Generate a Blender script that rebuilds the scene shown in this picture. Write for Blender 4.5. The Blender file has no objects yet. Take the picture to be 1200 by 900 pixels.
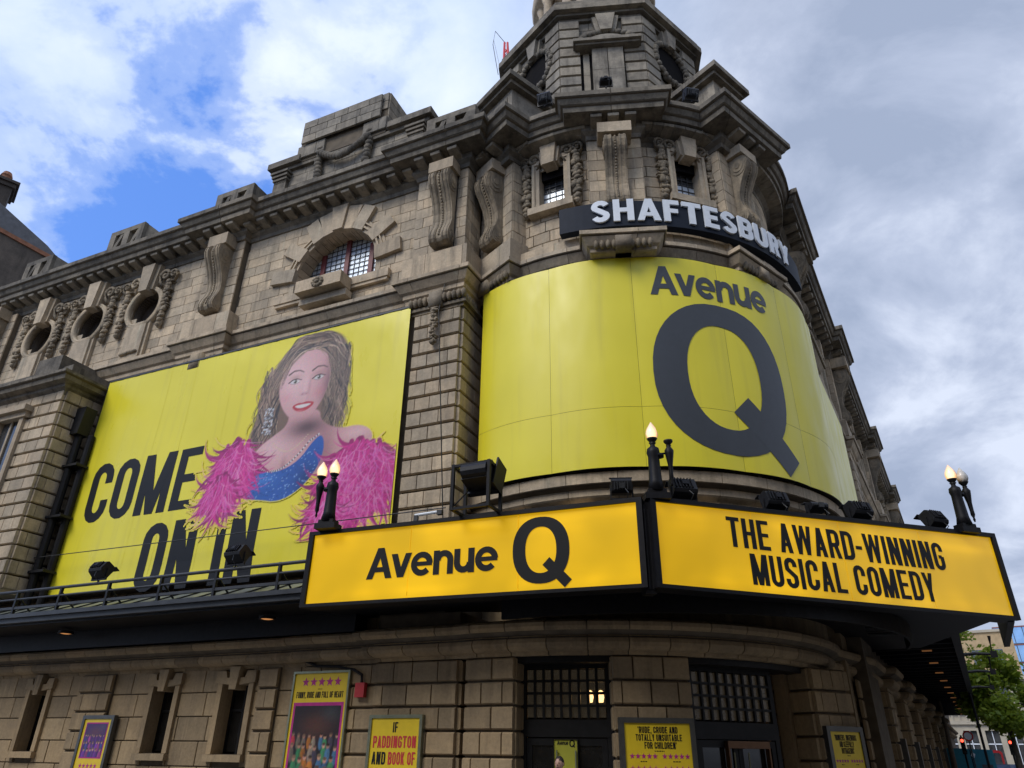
import bpy, bmesh, math, random
import numpy as np
from mathutils import Vector, Matrix
random.seed(7)
PI = math.pi
R = math.radians
sc = bpy.context.scene
C = sc.collection

# ------------------------------------------------------------------ camera
CAM_H = 1.65
cam_d = bpy.data.cameras.new('camera')
cam = bpy.data.objects.new('camera', cam_d); C.objects.link(cam)
cam_d.sensor_fit = 'HORIZONTAL'; cam_d.sensor_width = 36.0
cam_d.lens = 832.0 / 1200.0 * 36.0
cam_d.clip_start = 0.1; cam_d.clip_end = 3000
up = Vector((20.0, 1599.0, 832.0)).normalized()          # world up seen in camera axes (x right, y up, z forward)
fw = Vector((0, 0, 1)); fw = (fw - up * fw.dot(up)).normalized()
rt = up.cross(fw)
if rt.x < 0: rt = -rt
rows = (rt, fw, up)                                         # camera -> world
cx = Vector([r.x for r in rows]); cy = Vector([r.y for r in rows]); cz = Vector([r.z for r in rows])
m4 = Matrix.Identity(4)
for i in range(3):
    m4[i][0] = cx[i]; m4[i][1] = cy[i]; m4[i][2] = -cz[i]
m4[2][3] = CAM_H
cam.matrix_world = m4
sc.camera = cam

# ------------------------------------------------------------------ light, sky, exposure
SUN_AZ, SUN_EL = 226.0, 46.0
sd = bpy.data.lights.new('sun', 'SUN'); sd.energy = 1.1; sd.angle = R(28); sd.color = (1, .95, .87)
so = bpy.data.objects.new('sun', sd); C.objects.link(so)
sdir = Vector((math.sin(R(SUN_AZ)) * math.cos(R(SUN_EL)), math.cos(R(SUN_AZ)) * math.cos(R(SUN_EL)), math.sin(R(SUN_EL))))
so.rotation_euler = sdir.to_track_quat('Z', 'Y').to_euler()
so.location = sdir * 200
sc.view_settings.view_transform = 'Standard'; sc.view_settings.look = 'None'
sc.view_settings.exposure = 0.92; sc.view_settings.gamma = 1.0; sc.view_settings.use_curve_mapping = False

w = bpy.data.worlds.new('World'); sc.world = w; w.use_nodes = True
nt = w.node_tree; nt.nodes.clear()
N = lambda t, tree: tree.nodes.new(t)
def math_n(tree, op, a, b=None, clamp=False):
    n = tree.nodes.new('ShaderNodeMath'); n.operation = op; n.use_clamp = clamp
    for i, v in enumerate((a, b)):
        if v is None: continue
        if isinstance(v, (int, float)): n.inputs[i].default_value = v
        else: tree.links.new(v, n.inputs[i])
    return n.outputs[0]
def ramp_n(tree, fac, stops, interp='LINEAR'):
    n = tree.nodes.new('ShaderNodeValToRGB'); n.color_ramp.interpolation = interp
    el = n.color_ramp.elements
    el[0].position, el[0].color = stops[0][0], (*stops[0][1], 1)
    el[1].position, el[1].color = stops[-1][0], (*stops[-1][1], 1)
    for p, c in stops[1:-1]:
        e = el.new(p); e.color = (*c, 1)
    tree.links.new(fac, n.inputs[0]); return n.outputs[0]
def mix_n(tree, fac, a, b, mode='MIX'):
    n = tree.nodes.new('ShaderNodeMix'); n.data_type = 'RGBA'; n.blend_type = mode
    if isinstance(fac, (int, float)): n.inputs[0].default_value = fac
    else: tree.links.new(fac, n.inputs[0])
    for idx, v in ((6, a), (7, b)):
        if isinstance(v, tuple): n.inputs[idx].default_value = (*v, 1) if len(v) == 3 else v
        else: tree.links.new(v, n.inputs[idx])
    return n.outputs[2]
sky = N('ShaderNodeTexSky', nt); sky.sky_type = 'NISHITA'; sky.sun_disc = False
sky.sun_elevation = R(SUN_EL); sky.sun_rotation = R(SUN_AZ); sky.air_density = 1.0; sky.dust_density = .6; sky.ozone_density = 1.6
bg1 = N('ShaderNodeBackground', nt); bg1.inputs[1].default_value = 0.115
skc = mix_n(nt, .5, sky.outputs[0], (.32, 1.4, 5.4))
nt.links.new(skc, bg1.inputs[0])
tc = N('ShaderNodeTexCoord', nt); sx = N('ShaderNodeSeparateXYZ', nt); nt.links.new(tc.outputs['Generated'], sx.inputs[0])
zz = math_n(nt, 'ADD', math_n(nt, 'MAXIMUM', sx.outputs[2], 0.0), 0.42)
cxy = N('ShaderNodeCombineXYZ', nt)
nt.links.new(math_n(nt, 'DIVIDE', sx.outputs[0], zz), cxy.inputs[0]); nt.links.new(math_n(nt, 'DIVIDE', sx.outputs[1], zz), cxy.inputs[1])
def noise_w(scale, detail, rough, off, dist=0.0):
    mp = N('ShaderNodeMapping', nt); mp.inputs['Location'].default_value = off
    nt.links.new(cxy.outputs[0], mp.inputs[0])
    n = N('ShaderNodeTexNoise', nt); n.inputs['Scale'].default_value = scale; n.inputs['Detail'].default_value = detail
    n.inputs['Roughness'].default_value = rough; n.inputs['Distortion'].default_value = dist
    nt.links.new(mp.outputs[0], n.inputs['Vector']); return n.outputs[0]
n1 = noise_w(1.9, 11, .58, (5.9, 1.3, 0.0), .35)
n2 = noise_w(4.5, 9, .58, (1.0, 7.0, 2.0), .3)
n3 = noise_w(1.3, 4, .5, (4.0, 2.0, 5.0), .3)
# a thicker grey deck over the right (east) half of the sky
east = math_n(nt, 'MULTIPLY', math_n(nt, 'ADD', sx.outputs[0], .12), .75)
east = math_n(nt, 'MINIMUM', math_n(nt, 'MAXIMUM', east, -.06), .45)
dens = math_n(nt, 'ADD', n1, east)
dens = math_n(nt, 'ADD', dens, math_n(nt, 'MULTIPLY', math_n(nt, 'SUBTRACT', n2, .5), .62))
cov = ramp_n(nt, dens, [(.385, (0, 0, 0)), (.44, (.32,) * 3), (.50, (.82,) * 3), (.57, (1,) * 3)], 'EASE')
shade = math_n(nt, 'ADD', math_n(nt, 'MULTIPLY', n2, .55), math_n(nt, 'MULTIPLY', n3, .45))
white = ramp_n(nt, shade, [(.34, (.27, .35, .53)), (.50, (.38, .45, .59)), (.62, (.48, .53, .62))])
grey = ramp_n(nt, shade, [(.42, (.20, .24, .33)), (.50, (.27, .31, .405)), (.58, (.40, .44, .53))])
ew = ramp_n(nt, math_n(nt, 'ADD', math_n(nt, 'MULTIPLY', sx.outputs[0], 1.0), math_n(nt, 'MULTIPLY', n3, .2)), [(.06, (0, 0, 0)), (.36, (1, 1, 1))])
ccol = mix_n(nt, ew, white, grey)
bg2 = N('ShaderNodeBackground', nt); nt.links.new(ccol, bg2.inputs[0]); bg2.inputs[1].default_value = 1.0
ms = N('ShaderNodeMixShader', nt); nt.links.new(cov, ms.inputs[0]); nt.links.new(bg1.outputs[0], ms.inputs[1]); nt.links.new(bg2.outputs[0], ms.inputs[2])
wo = N('ShaderNodeOutputWorld', nt); nt.links.new(ms.outputs[0], wo.inputs[0])

# ------------------------------------------------------------------ materials
def new_mat(name):
    m = bpy.data.materials.new(name); m.use_nodes = True
    return m, m.node_tree, m.node_tree.nodes['Principled BSDF']
def plain(name, col, rough=.6, metal=0.0, var=.12, scale=6.0, bump=.05, emit=None, es=0.0, spec=None):
    m, t, b = new_mat(name)
    tc = N('ShaderNodeTexCoord', t)
    n = N('ShaderNodeTexNoise', t); n.inputs['Scale'].default_value = scale; n.inputs['Detail'].default_value = 5
    t.links.new(tc.outputs['Object'], n.inputs['Vector'])
    lo = tuple(c * (1 - var) for c in col); hi = tuple(min(1, c * (1 + var)) for c in col)
    t.links.new(ramp_n(t, n.outputs[0], [(.3, lo), (.7, hi)]), b.inputs['Base Color'])
    b.inputs['Roughness'].default_value = rough; b.inputs['Metallic'].default_value = metal
    if spec is not None: b.inputs['Specular IOR Level'].default_value = spec
    if bump:
        bm_ = N('ShaderNodeBump', t); bm_.inputs['Strength'].default_value = bump; bm_.inputs['Distance'].default_value = .02
        t.links.new(n.outputs[0], bm_.inputs['Height']); t.links.new(bm_.outputs[0], b.inputs['Normal'])
    if emit:
        b.inputs['Emission Color'].default_value = (*emit, 1); b.inputs['Emission Strength'].default_value = es
    return m
def stone(name, base, second, grime, amount=.5, streak=.45, bump=.35):
    m, t, b = new_mat(name)
    g = N('ShaderNodeNewGeometry', t); oi = N('ShaderNodeObjectInfo', t)
    r = math_n(t, 'FRACT', math_n(t, 'ADD', math_n(t, 'MULTIPLY', oi.outputs['Random'], 5.37), math_n(t, 'MULTIPLY', g.outputs['Random Per Island'], 3.71)))
    def nz(scale, detail, mapping=None, rough=.6):
        n = N('ShaderNodeTexNoise', t); n.inputs['Scale'].default_value = scale; n.inputs['Detail'].default_value = detail; n.inputs['Roughness'].default_value = rough
        if mapping:
            mp = N('ShaderNodeMapping', t); mp.inputs['Scale'].default_value = mapping
            t.links.new(g.outputs['Position'], mp.inputs[0]); t.links.new(mp.outputs[0], n.inputs['Vector'])
        else: t.links.new(g.outputs['Position'], n.inputs['Vector'])
        return n.outputs[0]
    big = nz(.55, 6); fine = nz(14, 6); st = nz(1.6, 5, (1.6, 1.6, .16), .65); mid = nz(2.6, 5)
    c = mix_n(t, ramp_n(t, r, [(0, (0, 0, 0)), (1, (1, 1, 1))]), base, second)
    c = mix_n(t, 1.0, c, ramp_n(t, math_n(t, 'FRACT', math_n(t, 'MULTIPLY', r, 7.3)), [(0, (.70, .69, .68)), (.35, (.92,) * 3), (.8, (1.0, .97, .93)), (1, (1.12, 1.11, 1.08))]), 'MULTIPLY')
    k = math_n(t, 'ADD', math_n(t, 'MULTIPLY', big, .55), math_n(t, 'MULTIPLY', mid, .45))
    f1 = math_n(t, 'MULTIPLY', ramp_n(t, k, [(.42, (0, 0, 0)), (.62, (1, 1, 1))]), amount)
    c = mix_n(t, f1, c, grime)
    f2 = math_n(t, 'MULTIPLY', ramp_n(t, st, [(.5, (0, 0, 0)), (.72, (1, 1, 1))]), streak)
    c = mix_n(t, f2, c, tuple(x * .55 for x in grime))
    ws = nz(2.3, 5, (2.2, 2.2, .12), .7)
    c = mix_n(t, math_n(t, 'MULTIPLY', ramp_n(t, ws, [(.58, (0, 0, 0)), (.74, (1, 1, 1))]), .35), c, tuple(min(.7, x * 1.35) for x in base))
    c = mix_n(t, .55, c, ramp_n(t, fine, [(.25, (.55,) * 3), (.75, (1.0,) * 3)]), 'MULTIPLY')
    t.links.new(c, b.inputs['Base Color'])
    b.inputs['Roughness'].default_value = .88; b.inputs['Specular IOR Level'].default_value = .25
    bm_ = N('ShaderNodeBump', t); bm_.inputs['Strength'].default_value = bump; bm_.inputs['Distance'].default_value = .03
    t.links.new(math_n(t, 'ADD', fine, math_n(t, 'MULTIPLY', mid, .8)), bm_.inputs['Height']); t.links.new(bm_.outputs[0], b.inputs['Normal'])
    return m
M = {}
M['tan'] = stone('stone_tan', (.69, .55, .38), (.58, .485, .355), (.28, .24, .185), .62, .68)
M['grey'] = stone('stone_grey', (.42, .37, .29), (.32, .29, .24), (.105, .095, .08), .7, .7)
M['dark'] = stone('stone_sooty', (.31, .27, .21), (.22, .198, .16), (.062, .056, .048), .75, .7, .5)
M['carved'] = stone('stone_carved', (.45, .365, .255), (.37, .31, .225), (.10, .088, .07), .7, .65, .6)
M['ground'] = stone('stone_ground_floor', (.46, .34, .20), (.38, .29, .18), (.22, .17, .115), .45, .5)
M['mortar'] = plain('mortar_joint', (.12, .095, .065), .95, var=.25, scale=3)
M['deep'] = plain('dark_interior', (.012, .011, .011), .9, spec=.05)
M['black'] = plain('black_paint', (.008, .008, .010), .5, var=.3, scale=9, spec=.22)
M['blackm'] = plain('black_metal', (.012, .0125, .015), .5, var=.3, scale=14, spec=.3)
M['lens'] = plain('lamp_glass', (.05, .055, .06), .12, metal=.4, bump=0)
M['gutter'] = plain('grey_gutter', (.028, .030, .033), .5, var=.35, scale=3)
M['bay_glass'] = plain('roof_glass', (.13, .145, .125), .35, var=.25, scale=2, bump=.02)
def vinyl(name, rough, ripple):
    m, t, b = new_mat(name); g = N('ShaderNodeNewGeometry', t)
    def nz(sc_, det, mp_):
        mp = N('ShaderNodeMapping', t); mp.inputs['Scale'].default_value = mp_; t.links.new(g.outputs['Position'], mp.inputs[0]); n = N('ShaderNodeTexNoise', t)
        n.inputs['Scale'].default_value = sc_; n.inputs['Detail'].default_value = det; t.links.new(mp.outputs[0], n.inputs['Vector']); return n.outputs[0]
    c = ramp_n(t, nz(.5, 5, (1, 1, 1)), [(.3, (.76, .665, .026)), (.7, (.83, .73, .036))])
    c = mix_n(t, math_n(t, 'MULTIPLY', ramp_n(t, nz(1.4, 6, (2.5, 2.5, .14)), [(.54, (0,) * 3), (.76, (1,) * 3)]), .22), c, (.40, .33, .06))
    t.links.new(c, b.inputs['Base Color']); t.links.new(ramp_n(t, nz(2.5, 4, (1, 1, .4)), [(.3, (rough - .06,) * 3), (.7, (rough + .10,) * 3)]), b.inputs['Roughness'])
    bm_ = N('ShaderNodeBump', t); bm_.inputs['Strength'].default_value = ripple; bm_.inputs['Distance'].default_value = .06
    t.links.new(nz(.9, 3, (1, 1, .45)), bm_.inputs['Height']); t.links.new(bm_.outputs[0], b.inputs['Normal']); return m
M['yellow'] = vinyl('yellow_vinyl', .36, .22)
M['yellowL'] = vinyl('yellow_banner_vinyl', .32, .30)
M['slate_ink'] = plain('slate_ink', (.040, .047, .058), .42, var=.06, bump=0)
M['ink'] = plain('black_ink', (.010, .0105, .012), .5, var=.05, bump=0, spec=.25)
M['navy'] = plain('navy_fascia', (.014, .019, .030), .6, var=.1, bump=.02, spec=.15)
M['white'] = plain('white_letter', (.72, .76, .80), .4, var=.04, bump=0)
M['red_wood'] = plain('red_brown_frame', (.16, .03, .028), .5, var=.2)
M['pane'] = plain('sky_bright_glass', (.58, .64, .70), .3, metal=.4, var=.18, scale=3, bump=.15)  # pale base colour stands in for bright sky reflected in the panes
M['pane_dim'] = plain('window_glass_dim', (.10, .105, .11), .12, metal=.5, var=.3, scale=2, bump=.08)
M['lead'] = plain('lead_bars', (.05, .05, .052), .6)
M['transom'] = plain('lobby_glow_glass', (.10, .085, .065), .25, var=.4, scale=2.3, bump=.05, emit=(.9, .7, .45), es=.012)  # faint emission stands in for dim lobby light behind the panes
M['bronze'] = plain('bronze', (.13, .065, .03), .4, metal=.6)
M['door_glass'] = plain('door_glass', (.012, .012, .012), .15, var=.3, bump=.02)
M['wood'] = plain('dark_timber', (.010, .010, .011), .5, var=.3, spec=.25)
M['frame_metal'] = plain('poster_frame_grey', (.10, .10, .095), .4, metal=.6)
M['frame_brass'] = plain('poster_frame_brass', (.34, .36, .26), .3, metal=.8)
M['poster'] = plain('poster_yellow', (.72, .52, .02), .4, var=.04, bump=0)
M['poster_green'] = plain('poster_lime', (.42, .42, .05), .4, var=.05, bump=0)
M['magenta'] = plain('magenta_ink', (.42, .02, .20), .5, bump=0)
M['red_ink'] = plain('red_ink', (.50, .03, .035), .5, bump=0)
M['purple'] = plain('purple_print', (.12, .03, .24), .5, var=.8, scale=9, bump=0)
M['crane'] = plain('crane_red', (.62, .06, .06), .5)
M['slate'] = plain('roof_slate', (.10, .105, .115), .7, var=.25, scale=3)
M['brick'] = stone('soot_brick_and_shade', (.14, .115, .095), (.10, .085, .072), (.05, .045, .04), .6, .5)
M['terracotta'] = plain('terracotta_coping', (.24, .10, .05), .8, var=.3, scale=3)
M['asphalt'] = plain('asphalt', (.05, .05, .052), .9, var=.25, scale=4, bump=.3)
M['paving'] = plain('paving', (.22, .21, .19), .85, var=.2, scale=2, bump=.2)
M['paint_line'] = plain('road_paint', (.62, .60, .52), .7)
def see_through(m, k):
    t = m.node_tree; out = t.nodes['Material Output']; tr = N('ShaderNodeBsdfTransparent', t); mx = N('ShaderNodeMixShader', t); mx.inputs[0].default_value = k
    t.links.new(t.nodes['Principled BSDF'].outputs[0], mx.inputs[1]); t.links.new(tr.outputs[0], mx.inputs[2]); t.links.new(mx.outputs[0], out.inputs[0])
see_through(M['transom'], .55)
def glow(name, col, s, rim=None):
    m, t, b = new_mat(name)
    b.inputs['Base Color'].default_value = (*col, 1); b.inputs['Emission Color'].default_value = (*col, 1); b.inputs['Emission Strength'].default_value = s
    b.inputs['Roughness'].default_value = .35
    return m
def flame_mat():
    m, t, b = new_mat('lit_flame_glass'); tc = N('ShaderNodeTexCoord', t); s = N('ShaderNodeSeparateXYZ', t); t.links.new(tc.outputs['Object'], s.inputs[0])
    lw = N('ShaderNodeLayerWeight', t); lw.inputs[0].default_value = .4
    k = math_n(t, 'MULTIPLY', math_n(t, 'SUBTRACT', 1.0, lw.outputs['Facing']), ramp_n(t, math_n(t, 'MULTIPLY', math_n(t, 'SUBTRACT', s.outputs[2], 1.36), 2.4), [(0, (1,) * 3), (.45, (.75,) * 3), (1, (.22,) * 3)]))
    b.inputs['Base Color'].default_value = (.75, .70, .6, 1); b.inputs['Roughness'].default_value = .2
    t.links.new(ramp_n(t, k, [(0, (1, .36, .09)), (.5, (1, .50, .17)), (1, (1, .74, .40))]), b.inputs['Emission Color']); t.links.new(math_n(t, 'ADD', math_n(t, 'MULTIPLY', k, .85), .08), b.inputs['Emission Strength']); return m
M['flame'] = flame_mat()
M['flame_off'] = plain('unlit_flame_glass', (.62, .60, .56), .25, var=.15, scale=12, bump=.2)
M['warm'] = glow('warm_lamp', (1.0, .60, .24), 4.0)
M['warm_dim'] = glow('warm_lamp_dim', (1.0, .42, .14), .22)
M['warm_strip'] = glow('warm_strip', (1.0, .42, .14), .05)
M['red_light'] = glow('red_signal', (1.0, .06, .03), 2.5)

def backlit():
    m, t, b = new_mat('backlit_yellow')
    tc = N('ShaderNodeTexCoord', t); n = N('ShaderNodeTexNoise', t); n.inputs['Scale'].default_value = .55; n.inputs['Detail'].default_value = 2
    t.links.new(tc.outputs['Object'], n.inputs['Vector'])
    s = N('ShaderNodeSeparateXYZ', t); t.links.new(tc.outputs['Object'], s.inputs[0])
    # two fluorescent runs, one along the foot of the box and one along its top, uneven along their length
    d1 = math_n(t, 'ABSOLUTE', math_n(t, 'SUBTRACT', s.outputs[2], .16)); d2 = math_n(t, 'ABSOLUTE', math_n(t, 'SUBTRACT', s.outputs[2], 1.46))
    d = math_n(t, 'MINIMUM', d1, d2)
    band = math_n(t, 'MULTIPLY', ramp_n(t, d, [(0, (1,) * 3), (.16, (.45,) * 3), (.42, (0,) * 3)], 'EASE'), ramp_n(t, n.outputs[0], [(.42, (0,) * 3), (.62, (1,) * 3)]))
    fac = math_n(t, 'ADD', math_n(t, 'MULTIPLY', band, .11), ramp_n(t, n.outputs[0], [(.3, (.17,) * 3), (.7, (.27,) * 3)]))
    b.inputs['Base Color'].default_value = (.52, .34, .006, 1); b.inputs['Roughness'].default_value = .3
    b.inputs['Emission Color'].default_value = (1.0, .55, .008, 1); t.links.new(fac, b.inputs['Emission Strength'])
    return m
M['backlit'] = backlit()

# ------------------------------------------------------------------ helpers
def tag(o, label=None, cat=None, group=None, kind=None):
    if label: o['label'] = label
    if cat: o['category'] = cat
    if group: o['group'] = group
    if kind: o['kind'] = kind
    return o
def thing(name, label, cat, mat=None, group=None):
    o = bpy.data.objects.new(name, None); C.objects.link(o); o.empty_display_size = .3
    if mat is not None: o.matrix_world = mat
    return tag(o, label, cat, group)
WM = {}                                                     # world matrices (own bookkeeping: no depsgraph update needed)
def wmat(o): return WM.get(o.name, o.matrix_world if o.parent is None else None)
def link(name, me, mat, parent, mw=None):
    o = bpy.data.objects.new(name, me); C.objects.link(o)
    if mat is not None and not me.materials: me.materials.append(mat)
    mw = mw if mw is not None else Matrix.Identity(4)
    if parent is not None:
        o.parent = parent
        pw = WM[parent.name] if parent.name in WM else parent.matrix_world
        o.matrix_basis = pw.inverted() @ mw
    else:
        o.matrix_world = mw
    WM[o.name] = mw.copy()
    return o
class B:
    def __init__(s): s.v = []; s.f = []
    def add(s, vs, fs, mt=None):
        k = len(s.v)
        s.v += [tuple(mt @ Vector(p)) if mt is not None else tuple(p) for p in vs]
        s.f += [tuple(i + k for i in f) for f in fs]; return s
    def box(s, x0, x1, y0, y1, z0, z1, mt=None):
        return s.add([(x0, y0, z0), (x1, y0, z0), (x1, y1, z0), (x0, y1, z0), (x0, y0, z1), (x1, y0, z1), (x1, y1, z1), (x0, y1, z1)],
                     [(0, 3, 2, 1), (4, 5, 6, 7), (0, 1, 5, 4), (1, 2, 6, 5), (2, 3, 7, 6), (3, 0, 4, 7)], mt)
    def prism(s, poly, y0, y1, mt=None):                    # poly in (x, z), ccw seen from the front (-y)
        n = len(poly)
        vs = [(x, y0, z) for x, z in poly] + [(x, y1, z) for x, z in poly]
        fs = [tuple(range(n)), tuple(range(2 * n - 1, n - 1, -1))] + [(i, i + n, (i + 1) % n + n, (i + 1) % n) for i in range(n)]
        return s.add(vs, fs, mt)
    def prismx(s, poly, x0, x1, mt=None):                   # poly in (y, z) extruded along x
        n = len(poly)
        vs = [(x0, y, z) for y, z in poly] + [(x1, y, z) for y, z in poly]
        fs = [tuple(range(n)), tuple(range(2 * n - 1, n - 1, -1))] + [(i, i + n, (i + 1) % n + n, (i + 1) % n) for i in range(n)]
        return s.add(vs, fs, mt)
    def prismz(s, poly, z0, z1, mt=None):                   # poly in (x, y) extruded along z
        n = len(poly)
        vs = [(x, y, z0) for x, y in poly] + [(x, y, z1) for x, y in poly]
        fs = [tuple(range(n - 1, -1, -1)), tuple(range(n, 2 * n))] + [(i, (i + 1) % n, (i + 1) % n + n, i + n) for i in range(n)]
        return s.add(vs, fs, mt)
    def tube(s, pts, r, n=8, r1=None, mt=None):
        pts = [Vector(p) for p in pts]; k = len(pts); vs = []; fs = []
        for i, p in enumerate(pts):
            d = (pts[min(i + 1, k - 1)] - pts[max(i - 1, 0)]).normalized()
            a = d.orthogonal().normalized() if abs(d.z) > .99 else d.cross(Vector((0, 0, 1))).normalized()
            b = d.cross(a); rr = r if r1 is None else r + (r1 - r) * i / (k - 1)
            vs += [p + a * math.cos(2 * PI * j / n) * rr + b * math.sin(2 * PI * j / n) * rr for j in range(n)]
        for i in range(k - 1):
            fs += [(i * n + j, i * n + (j + 1) % n, (i + 1) * n + (j + 1) % n, (i + 1) * n + j) for j in range(n)]
        fs += [tuple(range(n - 1, -1, -1)), tuple((k - 1) * n + j for j in range(n))]
        return s.add(vs, fs, mt)
    def lathe(s, prof, n=16, mt=None):                      # prof (r, z) about z
        vs = []; fs = []
        for r, z in prof: vs += [(r * math.cos(2 * PI * j / n), r * math.sin(2 * PI * j / n), z) for j in range(n)]
        for i in range(len(prof) - 1):
            fs += [(i * n + j, i * n + (j + 1) % n, (i + 1) * n + (j + 1) % n, (i + 1) * n + j) for j in range(n)]
        fs += [tuple(range(n - 1, -1, -1)), tuple((len(prof) - 1) * n + j for j in range(n))]
        return s.add(vs, fs, mt)
    def ring(s, prof, n=28, mt=None, sx=1, sz=1):           # closed profile (r, y) swept about the y axis
        k = len(prof); vs = []; fs = []
        for j in range(n):
            a = 2 * PI * j / n; vs += [(r * math.cos(a) * sx, y, r * math.sin(a) * sz) for r, y in prof]
        for j in range(n):
            for i in range(k):
                fs.append((j * k + i, j * k + (i + 1) % k, ((j + 1) % n) * k + (i + 1) % k, ((j + 1) % n) * k + i))
        return s.add(vs, fs, mt)
    def ball(s, c, r, seg=8, rings=5, mt=None):
        if isinstance(r, (int, float)): r = (r, r, r)
        vs = [(c[0], c[1], c[2] - r[2])]; fs = []
        for i in range(1, rings):
            t = PI * i / rings - PI / 2
            vs += [(c[0] + r[0] * math.cos(t) * math.cos(2 * PI * j / seg), c[1] + r[1] * math.cos(t) * math.sin(2 * PI * j / seg), c[2] + r[2] * math.sin(t)) for j in range(seg)]
        vs.append((c[0], c[1], c[2] + r[2])); L = len(vs) - 1
        for j in range(seg):
            fs.append((0, 1 + (j + 1) % seg, 1 + j)); fs.append((L, L - seg + j, L - seg + (j + 1) % seg))
        for i in range(rings - 2):
            for j in range(seg):
                a = 1 + i * seg; fs.append((a + j, a + (j + 1) % seg, a + seg + (j + 1) % seg, a + seg + j))
        return s.add(vs, fs, mt)
    def mesh(s, name, smooth=False, fix=True):
        me = bpy.data.meshes.new(name); me.from_pydata(s.v, [], s.f)
        if fix:
            bm = bmesh.new(); bm.from_mesh(me); bmesh.ops.recalc_face_normals(bm, faces=bm.faces); bm.to_mesh(me); bm.free()
        if smooth:
            me.polygons.foreach_set('use_smooth', [True] * len(me.polygons))
        me.update(); return me
    def build(s, name, mat, parent=None, mw=None, smooth=False, fix=True):
        return link(name, s.mesh(name, smooth, fix), mat, parent, mw)
def dup_tree(o, mw, parent=None, label=None):
    c = o.copy(); C.objects.link(c); c.parent = parent
    if parent is None: c.matrix_world = mw
    else: c.matrix_basis = WM.get(parent.name, parent.matrix_world).inverted() @ mw
    WM[c.name] = mw.copy()
    if label: c['label'] = label
    ow = WM[o.name] if o.name in WM else o.matrix_world
    for ch in list(o.children): dup_tree(ch, mw @ ow.inverted() @ WM[ch.name], c)
    return c
def Fr(x, y, z, az):
    ix, iy = -math.sin(R(az)), -math.cos(R(az))
    return Matrix(((iy, ix, 0, x), (-ix, iy, 0, y), (0, 0, 1, z), (0, 0, 0, 1)))
def mov(x, y, z): return Matrix.Translation((x, y, z))
AZL, AZR = 204.1, 121.0
ML = Fr(0, 0, 0, AZL)                                       # left facade frame: x = -s, y = distance behind the camera's parallel, z up
MR = Fr(0, 0, 0, AZR)
T = (3.75, 22.45); G = (2.55, 22.40)
def FT(az, r, z, c=T): return Fr(c[0] + r * math.sin(R(az)), c[1] + r * math.cos(R(az)), z, az)
def pol(az, r, c=T): return (c[0] + r * math.sin(R(az)), c[1] + r * math.cos(R(az)))
def LW(s, y):
    p = ML @ Vector((-s, y, 0)); return (p.x, p.y)
def RW(s, y):
    p = MR @ Vector((s, y, 0)); return (p.x, p.y)
def arc(a0, a1, r, step=3.0, c=T):
    n = max(1, int(abs(a1 - a0) / step)); return [pol(a0 + (a1 - a0) * i / n, r, c) for i in range(n + 1)]

def offs(path):
    P = [Vector(p) for p in path]; out = []
    nrm = []
    for a, b in zip(P[:-1], P[1:]):
        d = (b - a).normalized(); nrm.append(Vector((d.y, -d.x)))
    for i in range(len(P)):
        if i == 0: out.append(nrm[0])
        elif i == len(P) - 1: out.append(nrm[-1])
        else:
            a, b = nrm[i - 1], nrm[i]; out.append((a + b) / max(.25, 1 + a.dot(b)))
    return P, out
def sweep(b, P, O, prof):
    k = len(prof); n = len(P)
    vs = [(P[i].x + O[i].x * o, P[i].y + O[i].y * o, z) for i in range(n) for o, z in prof]
    fs = [(i * k + j, i * k + (j + 1) % k, (i + 1) * k + (j + 1) % k, (i + 1) * k + j) for i in range(n - 1) for j in range(k)]
    fs += [tuple(range(k)), tuple((n - 1) * k + j for j in range(k - 1, -1, -1))]
    return b.add(vs, fs)
def moulding(name, path, prof, mat, parent, piece, gap=.014, limit=140):
    """A run of moulded stones: each piece its own object, the joints open."""
    P, O = offs(path)
    lens = [0]
    for a, b in zip(P[:-1], P[1:]): lens.append(lens[-1] + (b - a).length)
    tot = lens[-1]; n = max(1, round(tot / piece)); cuts = [tot * i / n for i in range(n + 1)]
    def at(l):
        for i in range(len(P) - 1):
            if l <= lens[i + 1] + 1e-6:
                t = (l - lens[i]) / max(1e-6, lens[i + 1] - lens[i]); return P[i].lerp(P[i + 1], t), O[i].lerp(O[i + 1], t)
        return P[-1], O[-1]
    for a, b in zip(cuts[:-1], cuts[1:]):
        a2, b2 = a + gap / 2, b - gap / 2
        idx = [i for i in range(len(P)) if a2 + .02 < lens[i] < b2 - .02]
        st, en = at(a2), at(b2)
        bb = B(); sweep(bb, [st[0]] + [P[i] for i in idx] + [en[0]], [st[1]] + [O[i] for i in idx] + [en[1]], prof)
        bb.build(name, mat, parent)
def along(path, step, off=0.0, margin=.2):
    """points, azimuths of outward normal along each straight run"""
    P, O = offs(path); res = []
    for a, b in zip(P[:-1], P[1:]):
        d = b - a; L = d.length
        if L < .25: continue
        u = d / L; nn = Vector((u.y, -u.x)); az = math.degrees(math.atan2(nn.x, nn.y)) % 360
        k = max(1, round(L / step))
        for i in range(k):
            p = a + u * (L * (i + .5) / k) + nn * off; res.append((p.x, p.y, az))
    return res

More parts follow.
